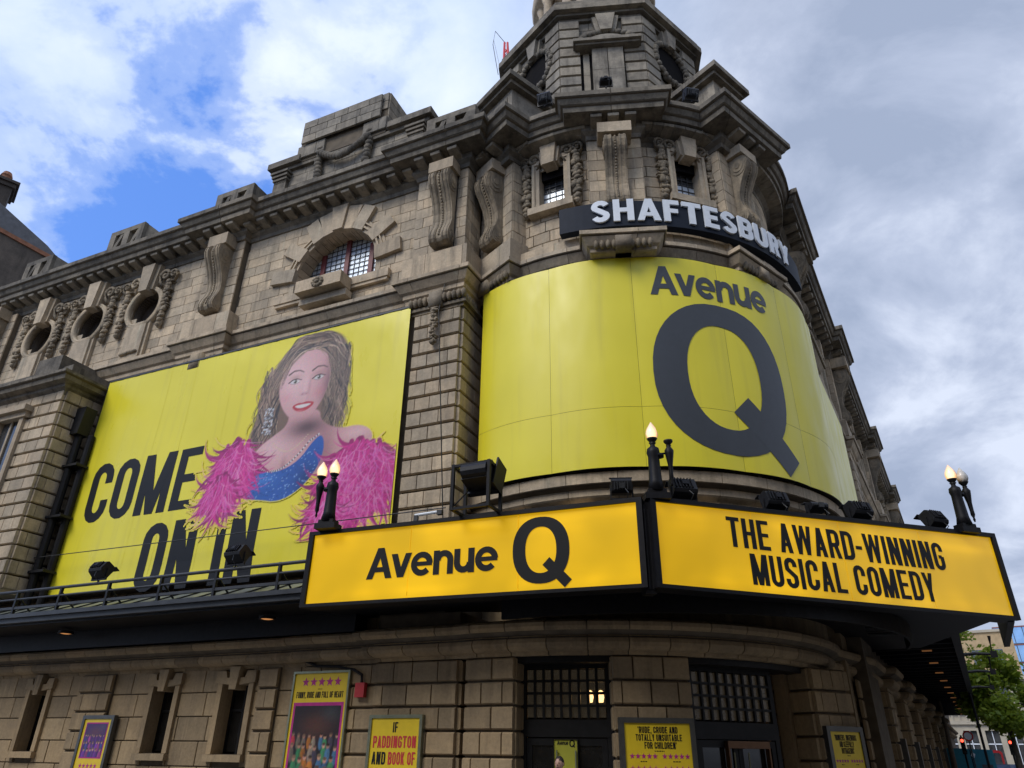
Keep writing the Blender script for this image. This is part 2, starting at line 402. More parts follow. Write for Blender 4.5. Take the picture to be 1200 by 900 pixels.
# unit dressed block: front chamfered, origin at the middle of its back
def unit_block(cx, cz, cy):
    b = B()
    vs = [(-.5, 0, -.5), (.5, 0, -.5), (.5, 0, .5), (-.5, 0, .5), (-.5, -1 + cy, -.5), (.5, -1 + cy, -.5), (.5, -1 + cy, .5), (-.5, -1 + cy, .5),
          (-.5 + cx, -1, -.5 + cz), (.5 - cx, -1, -.5 + cz), (.5 - cx, -1, .5 - cz), (-.5 + cx, -1, .5 - cz)]
    fs = [(0, 1, 5, 4), (1, 2, 6, 5), (2, 3, 7, 6), (3, 0, 4, 7), (4, 5, 9, 8), (5, 6, 10, 9), (6, 7, 11, 10), (7, 4, 8, 11), (8, 9, 10, 11), (0, 3, 2, 1)]
    b.add(vs, fs); return b
STONES = {}
UB = {'fine': unit_block(.012, .025, .25), 'rustic': unit_block(.015, .06, .4)}
UM = {}
def stone_at(name, kind, mat, parent, mw, w, d, h):
    """mw: frame at the middle of the block's back face"""
    STONES.setdefault(name, []).append((kind, mat, parent, mw @ Matrix.Diagonal((w, d, h, 1)), w * h))
def flush_stones(root):
    for name, lst in STONES.items():
        camp = Vector((0, 0, CAM_H))
        lst.sort(key=lambda t: -t[4] / (t[3].translation - camp).length_squared)
        for kind, mat, parent, mw, a in lst[:298]:
            key = (kind, mat)
            if key not in UM:
                me = UB[kind].mesh(name); me.materials.append(M[mat]); UM[key] = me
            link(name, UM[key], None, parent, mw)
        rest = {}
        for kind, mat, parent, mw, a in lst[298:]: rest.setdefault(mat, B()).add(UB[kind].v, UB[kind].f, mw)
        for mat, b in rest.items():
            tag(b.build(name, M[mat], root, fix=False), kind='stuff')
def sub(iv, holes):
    res = [iv]
    for a, b in holes:
        nr = []
        for x, y in res:
            if b <= x or a >= y: nr.append((x, y)); continue
            if a > x: nr.append((x, a))
            if b < y: nr.append((b, y))
        res = nr
    return res
def ashlar(name, kind, mat, parent, mw, x0, x1, z0, z1, y, ch, bw, depth=.022, gap=.014, holes=(), vgap=None, seed=0, jitter=.25):
    """courses of blocks on a flat wall whose backing face is at y; holes: functions z -> (xa, xb) or None"""
    rnd = random.Random(seed); n = max(1, round((z1 - z0) / ch)); h = (z1 - z0) / n; vgap = gap if vgap is None else vgap
    for i in range(n):
        za, zb = z0 + i * h, z0 + (i + 1) * h
        hs = [q for q in ((f(za + .02) or f((za + zb) / 2) or f(zb - .02)) for f in holes) if q]
        x = x0; off = (i % 2) * .5
        edges = [x0]; x = x0 + bw * (1 - off if off else 1) * rnd.uniform(1 - jitter, 1)
        while x < x1 - bw * .3: edges.append(x); x += bw * rnd.uniform(1 - jitter, 1 + jitter)
        edges.append(x1)
        for a, b in zip(edges[:-1], edges[1:]):
            for p, q in sub((a, b), hs):
                if q - p < .08: continue
                stone_at(name, kind, mat, parent, mw @ mov((p + q) / 2, y + rnd.uniform(-.006, .004), (za + zb) / 2), q - p - gap, depth, h - vgap)
def backing(b, x0, x1, z0, z1, y, th, holes=(), breaks=()):
    zs = sorted(set([z0, z1] + [z for z in breaks if z0 < z < z1]))
    for za, zb in zip(zs[:-1], zs[1:]):
        hs = [q for q in (f((za + zb) / 2) for f in holes) if q]
        for p, q in sub((x0, x1), hs): b.box(p, q, y, y + th, za, zb)
def rect_hole(xa, xb, za, zb): return lambda z: (xa, xb) if za < z < zb else None
# ------------------------------------------------------------------ lettering
def stroke(pts, t, closed=False):
    P = [Vector(p) for p in pts]; n = len(P); L = []; Rr = []
    for i in range(n):
        a = P[i - 1] if (i > 0 or closed) else None; c = P[(i + 1) % n] if (i < n - 1 or closed) else None
        d1 = (P[i] - a).normalized() if a is not None else None; d2 = (c - P[i]).normalized() if c is not None else None
        if d1 is None: d1 = d2
        if d2 is None: d2 = d1
        n1 = Vector((-d1.y, d1.x)); n2 = Vector((-d2.y, d2.x)); m = (n1 + n2) / max(.3, 1 + n1.dot(n2))
        L.append(P[i] + m * t / 2); Rr.append(P[i] - m * t / 2)
    q = []
    for i in range(n if closed else n - 1):
        j = (i + 1) % n; q.append([tuple(Rr[i]), tuple(Rr[j]), tuple(L[j]), tuple(L[i])])
    return q
def arcp(cx, cz, rx, rz, a0, a1, n=7): return [(cx + rx * math.cos(R(a0 + (a1 - a0) * i / n)), cz + rz * math.sin(R(a0 + (a1 - a0) * i / n))) for i in range(n + 1)]
def diag(x0, z0, x1, z1, hw): return [[(x0 - hw, z0), (x0 + hw, z0), (x1 + hw, z1), (x1 - hw, z1)]]
def bar(x0, x1, z0, z1): return [[(x0, z0), (x1, z0), (x1, z1), (x0, z1)]]
def cond(ch, t=.15, w=.42):
    """condensed grotesque capitals, unit height; returns (polygons, advance)"""
    h = t / 2; l, r, b, u = h, w - h, h, 1 - h; c = w / 2; rx = (r - l) / 2; rz = min(.2, rx * 1.15)
    loop = lambda x0, x1, z0, z1, q: arcp(x1 - (x1 - x0) / 2, z0 + q, (x1 - x0) / 2, q, 0, -180) + arcp(x1 - (x1 - x0) / 2, z1 - q, (x1 - x0) / 2, q, 180, 0)
    S = []
    st = lambda x: bar(x - h, x + h, 0, 1)
    if ch in 'OQ0': S = stroke(loop(l, r, b, u, rz), t, True)
    elif ch == 'C': S = stroke([(r, .64)] + arcp(c, u - rz, rx, rz, 0, 180) + arcp(c, b + rz, rx, rz, 180, 360) + [(r, .36)], t)
    elif ch == 'G': S = stroke([(r, .68)] + arcp(c, u - rz, rx, rz, 0, 180) + arcp(c, b + rz, rx, rz, 180, 360) + [(r, .5)], t) + bar(c, r, .42, .42 + t * .85)
    elif ch == 'U': S = stroke([(l, 1)] + arcp(c, b + rz, rx, rz, 180, 360) + [(r, 1)], t)
    elif ch == 'S': S = stroke([(r, .70)] + arcp(c, u - rz, rx, rz, 0, 180) + [(l + .01, .62), (r - .01, .38)] + arcp(c, b + rz, rx, rz, 0, -180) + [(l, .30)], t)
    elif ch == 'I': return bar(0, t, 0, 1), t
    elif ch == 'E': S = st(l) + bar(l, w * .92, 0, t * .9) + bar(l, w * .85, .5 - t * .42, .5 + t * .42) + bar(l, w * .92, 1 - t * .9, 1); return S, w * .94
    elif ch == 'F': S = st(l) + bar(l, w * .84, .5 - t * .42, .5 + t * .42) + bar(l, w * .92, 1 - t * .9, 1); return S, w * .92
    elif ch == 'L': S = st(l) + bar(l, w * .9, 0, t * .9); return S, w * .9
    elif ch == 'H': S = st(l) + st(r) + bar(l, r, .5 - t * .42, .5 + t * .42)
    elif ch == 'T': S = st(c) + bar(0, w, 1 - t * .9, 1)
    elif ch == 'N': S = st(l) + st(r) + diag(r - h * .3, 0, l + h * .3, 1, h * 1.05)
    elif ch == 'M':
        W = w * 1.32; S = st(l) + st(W - h) + diag(W / 2, 0, l + h * .25, 1, h) + diag(W / 2, 0, W - h * 1.25, 1, h); return S, W
    elif ch == 'W':
        W = w * 1.5; q = W / 4; S = diag(q * 1.12, 0, h, 1, h * .95) + diag(q * 1.12, 0, W / 2, 1, h * .8) + diag(W - q * 1.12, 0, W / 2, 1, h * .8) + diag(W - q * 1.12, 0, W - h, 1, h * .95); return S, W
    elif ch == 'A': S = diag(h, 0, c, 1, h) + diag(w - h, 0, c, 1, h) + bar(w * .22, w * .78, .22, .22 + t * .8)
    elif ch == 'V': S = diag(c, 0, h, 1, h) + diag(c, 0, w - h, 1, h)
    elif ch == 'Y': S = diag(c, .38, h, 1, h) + diag(c, .38, w - h, 1, h) + bar(c - h, c + h, 0, .42)
    elif ch == 'K': S = st(l) + diag(l + h, .42, r, 1, h) + diag(r, 0, l + h * 1.4, .5, h)
    elif ch == 'D': S = st(l) + stroke([(l, b)] + arcp(r - rx * .9, b + rz, rx * .9, rz, -90, 0) + arcp(r - rx * .9, u - rz, rx * .9, rz, 0, 90) + [(l, u)], t)
    elif ch in 'PR':
        S = st(l) + stroke([(l, .46)] + arcp(r - rx * .8, .46 + rz * .8, rx * .8, rz * .8, -90, 0) + arcp(r - rx * .8, u - rz * .8, rx * .8, rz * .8, 0, 90) + [(l, u)], t)
        if ch == 'R': S += diag(r + h * .1, 0, r - rx * .75, .5, h)
    elif ch == 'B':
        for z0, z1 in ((b, .5), (.5, u)): S += stroke([(l, z0)] + arcp(r - rx * .8, z0 + rz * .7, rx * .8, rz * .7, -90, 0) + arcp(r - rx * .8, z1 - rz * .7, rx * .8, rz * .7, 0, 90) + [(l, z1)], t)
        S += st(l)
    elif ch == '-': return bar(0, w * .55, .40, .40 + t * .85), w * .55
    elif ch == "'": return bar(0, t * .8, .74, 1), t * .8
    elif ch == ',': return bar(0, t, 0, t) + diag(t * .3, -.12, t * .6, 0, t * .3), t
    elif ch == ' ': return [], w * .42
    return S, w
def grot(ch, t=.20):
    """round bold grotesque, cap height 1, x height .74"""
    x = .765; h = t / 2
    if ch == 'A':
        W = .88; return diag(h * 1.06, 0, W / 2, 1, h * 1.1) + diag(W - h * 1.06, 0, W / 2, 1, h * 1.1) + bar(W * .24, W * .76, .21, .21 + t * .8), W
    if ch == 'v':
        W = .70; return diag(W / 2, 0, h * 1.02, x, h * 1.05) + diag(W / 2, 0, W - h * 1.02, x, h * 1.05), W - .03
    if ch == 'e':
        W = .74; rx = W / 2 - h; rz = x / 2 - h * .92; c = (W / 2, x / 2)
        return stroke(arcp(c[0], c[1], rx, rz, 0, 318, 20), t * .94) + bar(h, W - h * .25, x / 2 - t * .34, x / 2 + t * .34), W
    if ch == 'n':
        W = .66; return bar(0, t, 0, x) + stroke([(W - h, 0)] + arcp(W / 2 + .02, x - .32, W / 2 - h - .02, .32 - h, 0, 180, 9)[:], t * .97) , W
    if ch == 'u':
        W = .66; return bar(W - t, W, 0, x) + stroke([(h, x)] + arcp(W / 2 - .02, .32, W / 2 - h - .02, .32 - h, 180, 360, 9), t * .97), W
    return [], .3
def logo_q():
    """heavy round Q, unit height, with a crossing tail; returns polygons, advance"""
    S = []; n = 44; W = .90
    def se(a, rx, rz, p=2.25):
        c, s = math.cos(a), math.sin(a); return (W / 2 + rx * math.copysign(abs(c) ** (2 / p), c), .5 + rz * math.copysign(abs(s) ** (2 / p), s))
    for i in range(n):
        a, b = 2 * PI * i / n, 2 * PI * (i + 1) / n
        S.append([se(a, W / 2, .5), se(b, W / 2, .5), se(b, W / 2 - .205, .5 - .155), se(a, W / 2 - .205, .5 - .155)][::-1])
    S += stroke([(.53, .325), (.87, -.02)], .155)
    return S, W
def layout(text, fn, gap=.06, **k):
    x = 0; out = []
    for ch in text:
        p, w = fn(ch, **k)
        if p: out.append((ch, [[(a + x, b) for a, b in q] for q in p]))
        x += w + gap - (.07 if ch == 'A' and fn is grot else 0)
    return out, x - gap
def levels(polys):
    """each separate stroke of a glyph lies a hair above the one before it"""
    out = []; l = 0
    for i, q in enumerate(polys):
        if i and not (abs(q[0][0] - polys[i - 1][1][0]) < 1e-6 and abs(q[0][1] - polys[i - 1][1][1]) < 1e-6): l += 1
        out.append(l % 5)
    return out
def cut(polys, n):
    out = []
    for q in polys:
        if len(q) != 4: out.append(q); continue
        a, b, c, d = [Vector(p) for p in q]
        along_u = (b - a).length > (d - a).length
        for i in range(n):
            t0, t1 = i / n, (i + 1) / n
            if along_u: out.append([tuple(a.lerp(b, t0)), tuple(a.lerp(b, t1)), tuple(d.lerp(c, t1)), tuple(d.lerp(c, t0))])
            else: out.append([tuple(a.lerp(d, t0)), tuple(b.lerp(c, t0)), tuple(b.lerp(c, t1)), tuple(a.lerp(d, t1))])
    return out
def letters(parent, text, fn, x0, x1, z0, z1, mat, mapf, depth=0.0, gap=.06, joined=None, name='letter', sub_n=1, **k):
    out, W = layout(text, fn, gap, **k); sx_ = (x1 - x0) / W; sz_ = z1 - z0; jb = B() if joined else None
    for ch, polys in out:
        b = jb or B()
        lv = levels(polys)
        if sub_n > 1: lv = [l for l, q in zip(lv, polys) for _ in range(sub_n if len(q) == 4 else 1)]; polys = cut(polys, sub_n)
        for i, q in enumerate(polys):
            e = .0009 * lv[i]
            fr = [mapf(x0 + a * sx_, z0 + c * sz_, depth + e) for a, c in q]; m_ = len(q)
            if depth:
                bk = [mapf(x0 + a * sx_, z0 + c * sz_, 0) for a, c in q]
                b.add(fr + bk, [tuple(range(m_))] + [(j, j + m_, (j + 1) % m_ + m_, (j + 1) % m_) for j in range(m_)])
            else: b.add(fr, [tuple(range(m_))])
        if not joined: b.build(name, mat, parent, fix=bool(depth))
    if joined: jb.build(joined, mat, parent, fix=bool(depth))
def flat(mw, y): return lambda x, z, e: tuple(mw @ Vector((x, y - e, z)))
def cyl(r, az0, c=T): return lambda x, z, e: (c[0] + (r + e) * math.sin(R(az0) - x / r), c[1] + (r + e) * math.cos(R(az0) - x / r), z)
def star(cx_, cz_, r):
    return [(cx_ + (r if i % 2 == 0 else r * .42) * math.sin(PI * i / 5), cz_ + (r if i % 2 == 0 else r * .42) * math.cos(PI * i / 5)) for i in range(10)][::-1]
def stars(b, x0, x1, z, n, mapf, r):
    for i in range(n):
        p = star(x0 + (x1 - x0) * (i + .5) / n, z, r); b.add([mapf(a, c, 0) for a, c in p], [tuple(range(10))])

# ------------------------------------------------------------------ the theatre
th = thing('theatre_building', 'weathered stone corner theatre with a round corner tower and heavy bracketed cornices', 'theatre')
def part(b, name, mat, parent=None, mw=None, smooth=False, fix=True): return b.build(name, M[mat], parent or th, mw, smooth, fix)

# plan outlines (viewer's left to right)
W0, WP = 15.70, 15.40
def diagpt(az, dist, t):                                    # point on a tower face: dist along normal, t along viewer's right
    p = FT(az, dist, 0) @ Vector((t, 0, 0)); return (p.x, p.y)
def pier_return(az, dist, t, r):
    k = dist - math.sqrt(r * r - t * t); return diagpt(az, dist - k, t), k
UW = 5.85
def tower_path(r, front, fw, pierd):
    a = 231 - math.degrees(math.asin(1.6 / r)) ; bpt = 141 + math.degrees(math.asin(1.5 / r))
    a_r = 141 - math.degrees(math.asin(.15 / r))
    fa = math.degrees(math.asin(fw / r))
    return ([diagpt(231, pierd, .05), diagpt(231, pierd, 1.6)] + arc(a, 186 + fa, r) + [diagpt(186, front, -fw), diagpt(186, front, fw)] + arc(186 - fa, bpt, r)
            + [diagpt(141, pierd, -1.5), diagpt(141, pierd, .15)] + arc(a_r, 103.6, r))
def left_path(pil):
    P = [LW(34.5, W0)]
    for c in (18.93,):
        P += [LW(c + pil, W0), LW(c + pil, W0 - .28), LW(c - pil, W0 - .28), LW(c - pil, W0)]
    P += [LW(10.45, W0), LW(10.45, WP), LW(8.56, WP)]
    return P
def right_path(pil, far=98):
    P = [RW(22.94, 2.28), RW(25.4, 2.28), RW(25.4, 2.62)]
    for c in (34.6, 48.1, 60.5, 73.5):
        P += [RW(c - pil, 2.62), RW(c - pil, 2.30), RW(c + pil, 2.30), RW(c + pil, 2.62)]
    return P + [RW(far, 2.62)]
corn_path = left_path(.85) + tower_path(UW, 6.2, .8, 6.35) + right_path(.95)
def core(path, prof):
    zc = sum(z for o, z in prof) / len(prof); P, O = offs(path); b = B()
    sweep(b, P, O, [(o - .03 if o > 0 else o, z + (.025 if z < zc else -.025)) for o, z in prof]); return b
CORN = [(-.25, 18.85), (.05, 18.85), (.07, 19.0), (.2, 19.1), (.2, 19.32), (.74, 19.36), (.76, 19.56), (.84, 19.6), (.93, 19.78), (1.0, 19.8), (1.0, 19.98), (.5, 20.1), (-.25, 20.16)]
cor = part(core(corn_path, CORN), 'cornice', 'mortar')
moulding('cornice_stone', corn_path, CORN, M['dark'], cor, 1.45)
mod = B().prismx([(0, .24), (-.50, .24), (-.53, .19), (-.50, .12), (-.38, .10), (-.25, .07), (-.1, .05), (0, .03)], -.17, .17).mesh('modillion')
mod.materials.append(M['grey'])
for x, y, az in along(corn_path, .62): link('modillion', mod, None, cor, Fr(x, y, 19.10, az) @ mov(0, -.14, 0))

STR = [(-.2, 13.7), (.04, 13.7), (.06, 13.95), (.12, 14.0), (.12, 14.14), (.2, 14.2), (.34, 14.44), (.4, 14.47), (.4, 14.60), (.16, 14.70), (-.2, 14.72)]
str_path = left_path(1.0) + tower_path(6.1, 6.65, .8, 6.22) + right_path(.95)
STC = [(-.2, 14.0), (.06, 14.0), (.34, 14.44), (.4, 14.47), (.4, 14.60), (.16, 14.70), (-.2, 14.72)]
strg = part(core(str_path, STC), 'string_course', 'mortar')
STT = [(-.2, 14.0), (.06, 14.0), (.12, 14.03), (.12, 14.14), (.2, 14.2), (.34, 14.44), (.4, 14.47), (.4, 14.60), (.16, 14.70), (-.2, 14.72)]
tpath = tower_path(6.1, 6.65, .8, 6.22)
moulding('string_stone', left_path(1.0) + tpath[:1], STR, M['tan'], strg, 1.25)
moulding('string_stone', tpath, STT, M['tan'], strg, 1.2)
moulding('string_stone', right_path(.95), STR, M['tan'], strg, 1.4)
PLI = [(-.2, 14.73), (.2, 14.73), (.2, 15.5), (.1, 15.58), (-.2, 15.6)]
PLT = [(-.2, 14.73), (.17, 14.73), (.17, 15.06), (.08, 15.12), (-.2, 15.14)]
moulding('plinth_stone', [LW(10.45, W0 + .1), LW(10.45, WP), LW(8.56, WP), diagpt(231, 6.22, .05), diagpt(231, 6.22, 1.6), diagpt(231, 5.7, 1.6)], PLI, M['tan'], strg, 1.1)
moulding('plinth_stone', tower_path(6.1, 6.2, .8, 6.0)[2:], PLT, M['tan'], strg, 1.2)
moulding('plinth_stone', right_path(.95), PLI, M['tan'], strg, 1.5)
for c in (18.93,):
    moulding('plinth_stone', [LW(c + .9, W0 + .1), LW(c + .9, W0 - .26), LW(c - .9, W0 - .26), LW(c - .9, W0 + .1)], PLI, M['tan'], strg, 1.0)

# --- left facade wall ------------------------------------------------------------------
AC, AR, AZ0, ASP = -13.78, 1.72, 15.75, 16.35               # arch: centre x, radius, sill z, springing z
def arch_hole(z, rad=AR):
    if z < AZ0 or z > ASP + rad: return None
    hw = rad if z <= ASP else math.sqrt(max(0, rad * rad - (z - ASP) ** 2))
    return (AC - hw, AC + hw) if hw > .02 else None
OCU = [22.95, 26.05, 29.15]; OZ = 17.12; OR = .82
def ocu_hole(s):
    def f(z):
        d = OR * OR - (z - OZ) ** 2
        return (-s - math.sqrt(d), -s + math.sqrt(d)) if d > 0 else None
    return f
fine_z = [AZ0 + i * .07 for i in range(36)]
wl = B(); backing(wl, -34.5, -8.7, 14.6, 19.0, W0 + .03, .5, [arch_hole] + [ocu_hole(s) for s in OCU], fine_z + [OZ - OR + i * .07 for i in range(27)])
backing(wl, -34.5, -8.7, 4.2, 14.6, W0 + .05, .5)
wall_l = part(wl, 'wall', 'mortar', None, ML)
ashlar('stone', 'fine', 'tan', wall_l, ML, -34.4, -10.45, 14.72, 18.86, W0 + .03, .40, .78,
       holes=[arch_hole] + [ocu_hole(s) for s in OCU] + [rect_hole(-19.8, -18.06, 14, 20)], seed=1)
ashlar('stone', 'fine', 'tan', wall_l, ML, -23.6, -10.4, 13.05, 13.7, W0 + .05, .33, .8, seed=2)
ashlar('stone', 'fine', 'ground', wall_l, ML, -34.4, -10.4, 4.3, 6.3, W0 + .05, .42, .85, seed=3)

# pavilion pier with rusticated courses below the string, plain ashlar above
pv = B().box(-10.42, -8.58, WP + .03, W0 + 3.0, 4.2, 19.0)
pier = part(pv, 'pier', 'mortar', None, ML)
ashlar('rusticated_block', 'rustic', 'tan', pier, ML, -10.1, -8.56, 5.9, 13.35, WP + .03, .465, .56, .10, .012, vgap=.055, seed=4)
ashlar('stone', 'fine', 'tan', pier, ML, -10.45, -8.56, 15.6, 18.86, WP + .03, .41, .62, seed=5)
pside = ML @ mov(-8.58, 0, 0) @ Matrix.Rotation(R(90), 4, 'Z')   # pier's right return: local x runs back from the street
ashlar('rusticated_block', 'rustic', 'tan', pier, pside, WP + .03 - .0, WP + 1.6, 5.9, 13.35, 0, .465, .5, .10, .012, vgap=.055, seed=6)
ashlar('stone', 'fine', 'tan', pier, pside, WP + .03, WP + 1.0, 15.6, 18.86, 0, .41, .5, seed=7)
cap = B().box(-10.22, -8.46, WP - .05, WP + 1, 13.35, 13.45); cap.box(-10.3, -8.36, WP - .12, WP + 1, 13.45, 13.55)
capo = part(cap, 'capital', 'carved', pier, ML)
eg = B()
for i in range(12):
    if i in (5, 6): continue
    eg.ball((-10.22 + i * .165, WP - .16, 13.72), (.075, .1, .16), 8, 5)
eg.box(-9.55, -9.12, WP - .26, WP, 13.42, 13.95)
for i in range(5): eg.ball((-8.5, WP + .02 + i * .17, 13.72), (.1, .075, .16), 8, 5)
part(eg, 'egg_moulding', 'carved', pier, ML, True)

# pilaster strips with consoles on the left facade
def console_mesh():
    wd, main = .46, B()
    cur = [(-.54, .27), (-.46, .50), (-.33, .70), (-.25, .95), (-.27, 1.25), (-.40, 1.60), (-.62, 1.95), (-.82, 2.22), (-.90, 2.45), (-.86, 2.64), (-.72, 2.78), (-.5, 2.83), (0, 2.84)]
    low = [(0, .02), (-.28, .0), (-.44, .05), (-.52, .15)]
    side = low + cur
    for xa, xb, k in ((-wd, -.15, 1.0), (.15, wd, 1.0)): main.prismx([(y * k, z) for y, z in side], xa, xb)
    main.prismx([(y * .88, z * .99 + .01) for y, z in side], -.17, .17)
    for xa, xb in ((-wd + .06, -wd + .10), (-.22, -.18), (.18, .22), (wd - .10, wd - .06)):
        main.prismx([(y * 1.045, z) for y, z in side], xa, xb)
    bead = B()
    for i in range(26):
        t = i / 25; z = .2 + 2.45 * t
        y = next(a[0] + (b_[0] - a[0]) * (z - a[1]) / (b_[1] - a[1]) for a, b_ in zip(cur[:-1], cur[1:]) if a[1] <= z <= b_[1]) if .25 <= z <= 2.8 else -.44
        bead.ball((0, y * .9, z), (.055, .06, .05), 6, 4)
    vol = B()
    for k, (r0, x) in enumerate(((.40, 0), (.27, -.025), (.13, -.05))):
        n = 16; vol.prismx([(r0 * math.cos(2 * PI * j / n), r0 * math.sin(2 * PI * j / n)) for j in range(n)], x - .035 if k else 0, x + .02 if k else -.03)
    rollb = B().ring([(.30, -.03), (.36, -.05), (.40, 0), (.36, .03)], 18)
    return main.mesh('console'), bead.mesh('bead_strip', True), vol.mesh('volute')
cm, cb, cv = console_mesh()
for me, k in ((cm, 'carved'), (cb, 'carved'), (cv, 'carved')): me.materials.append(M[k])
def console(mw, scale=1.0):
    S_ = mw @ Matrix.Diagonal((scale * .76, scale * .76, scale, 1))
    o = link('console', cm, None, th, S_)
    link('bead_strip', cb, None, o, S_)
    for sgn in (-1, 1):
        F_ = Matrix.Diagonal((-sgn, 1, 1, 1))
        link('volute', cv, None, o, S_ @ mov(sgn * .46, -.42, 2.4) @ F_)
        link('volute', cv, None, o, S_ @ mov(sgn * .46, -.22, .26) @ F_ @ Matrix.Diagonal((1, .58, .58, 1)))
def conhead(mw, b, z0, z1, hw=.52, dpt=.5): b.box(-hw, hw, -dpt, 0, z0, z1, mw)
for c in (18.93, 32.0):
    pb = part(B().box(-c - .83, -c + .83, W0 - .2, W0 + .1, 15.55, 18.86), 'pilaster', 'mortar', None, ML)
    ashlar('stone', 'fine', 'tan', pb, ML, -c - .85, -c + .85, 15.6, 18.86, W0 - .2, .41, .85, .05, seed=int(c))
    hb = B().box(-c - .46, -c + .46, W0 - .78, W0 - .25, 18.5, 19.0); part(hb, 'console_block', 'tan', pb, ML)
    console(ML @ mov(-c + (0), W0 - .25, 15.7), 1.0)
hb = B().box(-9.75, -8.85, WP - .55, WP, 18.55, 18.98); part(hb, 'console_block', 'tan', pier, ML)
console(ML @ mov(-9.3, WP - .01, 15.72))

# arched window: voussoirs, soffit, lights
aw = B()
fr = part(B().box(AC - AR, AC + AR, W0 + .62, W0 + .70, AZ0 - .05, AZ0 + .1), 'window', 'red_wood', None, ML)
n = 18
sof = B()
for i in range(n):
    a0, a1 = PI * i / n, PI * (i + 1) / n - .012
    p = lambda a, r: (AC + r * math.cos(a), ASP + r * math.sin(a))
    q = [p(a0, AR - .02), p(a1, AR - .02), p(a1, AR + .2), p(a0, AR + .2)]
    sof.prism(q, W0 - .02, W0 + .82)
part(sof, 'arch_soffit', 'tan', fr, ML)
for x in (-1, 1): part(B().box(AC + x * (AR + .08) - .1, AC + x * (AR + .08) + .1, W0 - .015, W0 + .82, AZ0, ASP), 'jamb', 'tan', fr, ML)
nv = 13
for i in range(nv):
    am = PI * (i + .5) / nv; da = PI / nv * .47; longb = (i % 2 == 0)
    if abs(i - nv // 2) <= 1:
        longb = True
    r1 = AR + (.98 if longb else .42); pr = .14 if longb else .05
    if i == nv // 2: r1, pr, da = AR + 1.05, .22, da * 1.08
    p = lambda a, r: (AC + r * math.cos(a), ASP + r * math.sin(a))
    if longb and abs(i - nv // 2) > 1:
        ux, uz = math.cos(am), math.sin(am); hw = .27; f = lambda rr, t_: (AC + ux * rr - uz * t_, ASP + uz * rr + ux * t_)
        q = [f(AR - .03, -hw), f(r1, -hw), f(r1, hw), f(AR - .03, hw)]
        q = [q[0], q[1], q[2], q[3]]
    else:
        q = [p(am - da, AR - .03), p(am - da, r1), p(am + da, r1), p(am + da, AR - .03)]
    v = B().prism(q[::-1], W0 - pr, W0 + .05); part(v, 'voussoir', 'tan', fr, ML)
    if not longb:
        for rr, th_ in ((AR + .1, .07), (AR + .26, .05)):
            q = [p(am - da, rr), p(am - da, rr + th_), p(am + da, rr + th_), p(am + da, rr)]
            part(B().prism(q[::-1], W0 - .13, W0), 'archivolt', 'tan', fr, ML)
for x in (-1.02, 0.02, 1.06): part(B().box(AC + x - .09, AC + x + .09, W0 + .52, W0 + .66, AZ0, ASP + math.sqrt(AR ** 2 - (abs(x) + .09) ** 2)), 'mullion', 'red_wood', fr, ML)
for xa, xb in ((-AR, -1.11), (-.93, -.07), (.11, .97), (1.15, AR)):
    b = B(); k = 8; pts = [(AC + xa, AZ0)]
    top = [(AC + xa + (xb - xa) * i / k, ASP + math.sqrt(max(0, AR ** 2 - (xa + (xb - xa) * i / k) ** 2))) for i in range(k + 1)]
    poly = [(AC + xa, AZ0), (AC + xb, AZ0)] + top[::-1]
    pn = part(B().prism(poly, W0 + .60, W0 + .62), 'pane', 'pane', fr, ML)
    lead = B(); m = max(2, round((xb - xa) / .2))
    for i in range(1, m):
        x = xa + (xb - xa) * i / m; lead.box(AC + x - .008, AC + x + .008, W0 + .575, W0 + .595, AZ0, ASP + math.sqrt(max(0, AR ** 2 - x * x)))
    z = AZ0 + .2
    while z < ASP + AR - .05:
        lim = AR if z < ASP else math.sqrt(AR ** 2 - (z - ASP) ** 2); a, c_ = max(xa, -lim), min(xb, lim)
        if c_ > a + .05: lead.box(AC + a, AC + c_, W0 + .568, W0 + .588, z - .008, z + .008)
        z += .2
    part(lead, 'leading', 'lead', fr, ML)
sill = B().box(AC - 2.35, AC + 2.35, W0 - .16, W0 + .8, 15.42, 15.72); sill.box(AC - 2.3, AC + 2.3, W0 - .12, W0, 15.3, 15.42)
part(sill, 'sill', 'tan', fr, ML)
sb = B().box(AC - .92, AC + .92, W0 - .74, W0 - .16, 15.18, 15.64); part(sb, 'sill_block', 'tan', fr, ML)
sb = B().box(AC - .95, AC + .95, W0 - .42, W0 - .1, 14.88, 15.12); part(sb, 'sill_bracket', 'tan', fr, ML)
ro = B()
for i in range(10): ro.ball((AC + .17 * math.cos(i * PI / 5), W0 - .75, 15.40 + .14 * math.sin(i * PI / 5)), (.085, .07, .075), 7, 4)
ro.ball((AC, W0 - .76, 15.40), (.1, .09, .08)); part(ro, 'rosette', 'carved', fr, ML, True)
part(B().box(AC - 2.2, AC + 2.2, W0 + .95, W0 + 1.0, 15, 18.6), 'room_shadow', 'deep', fr, ML)

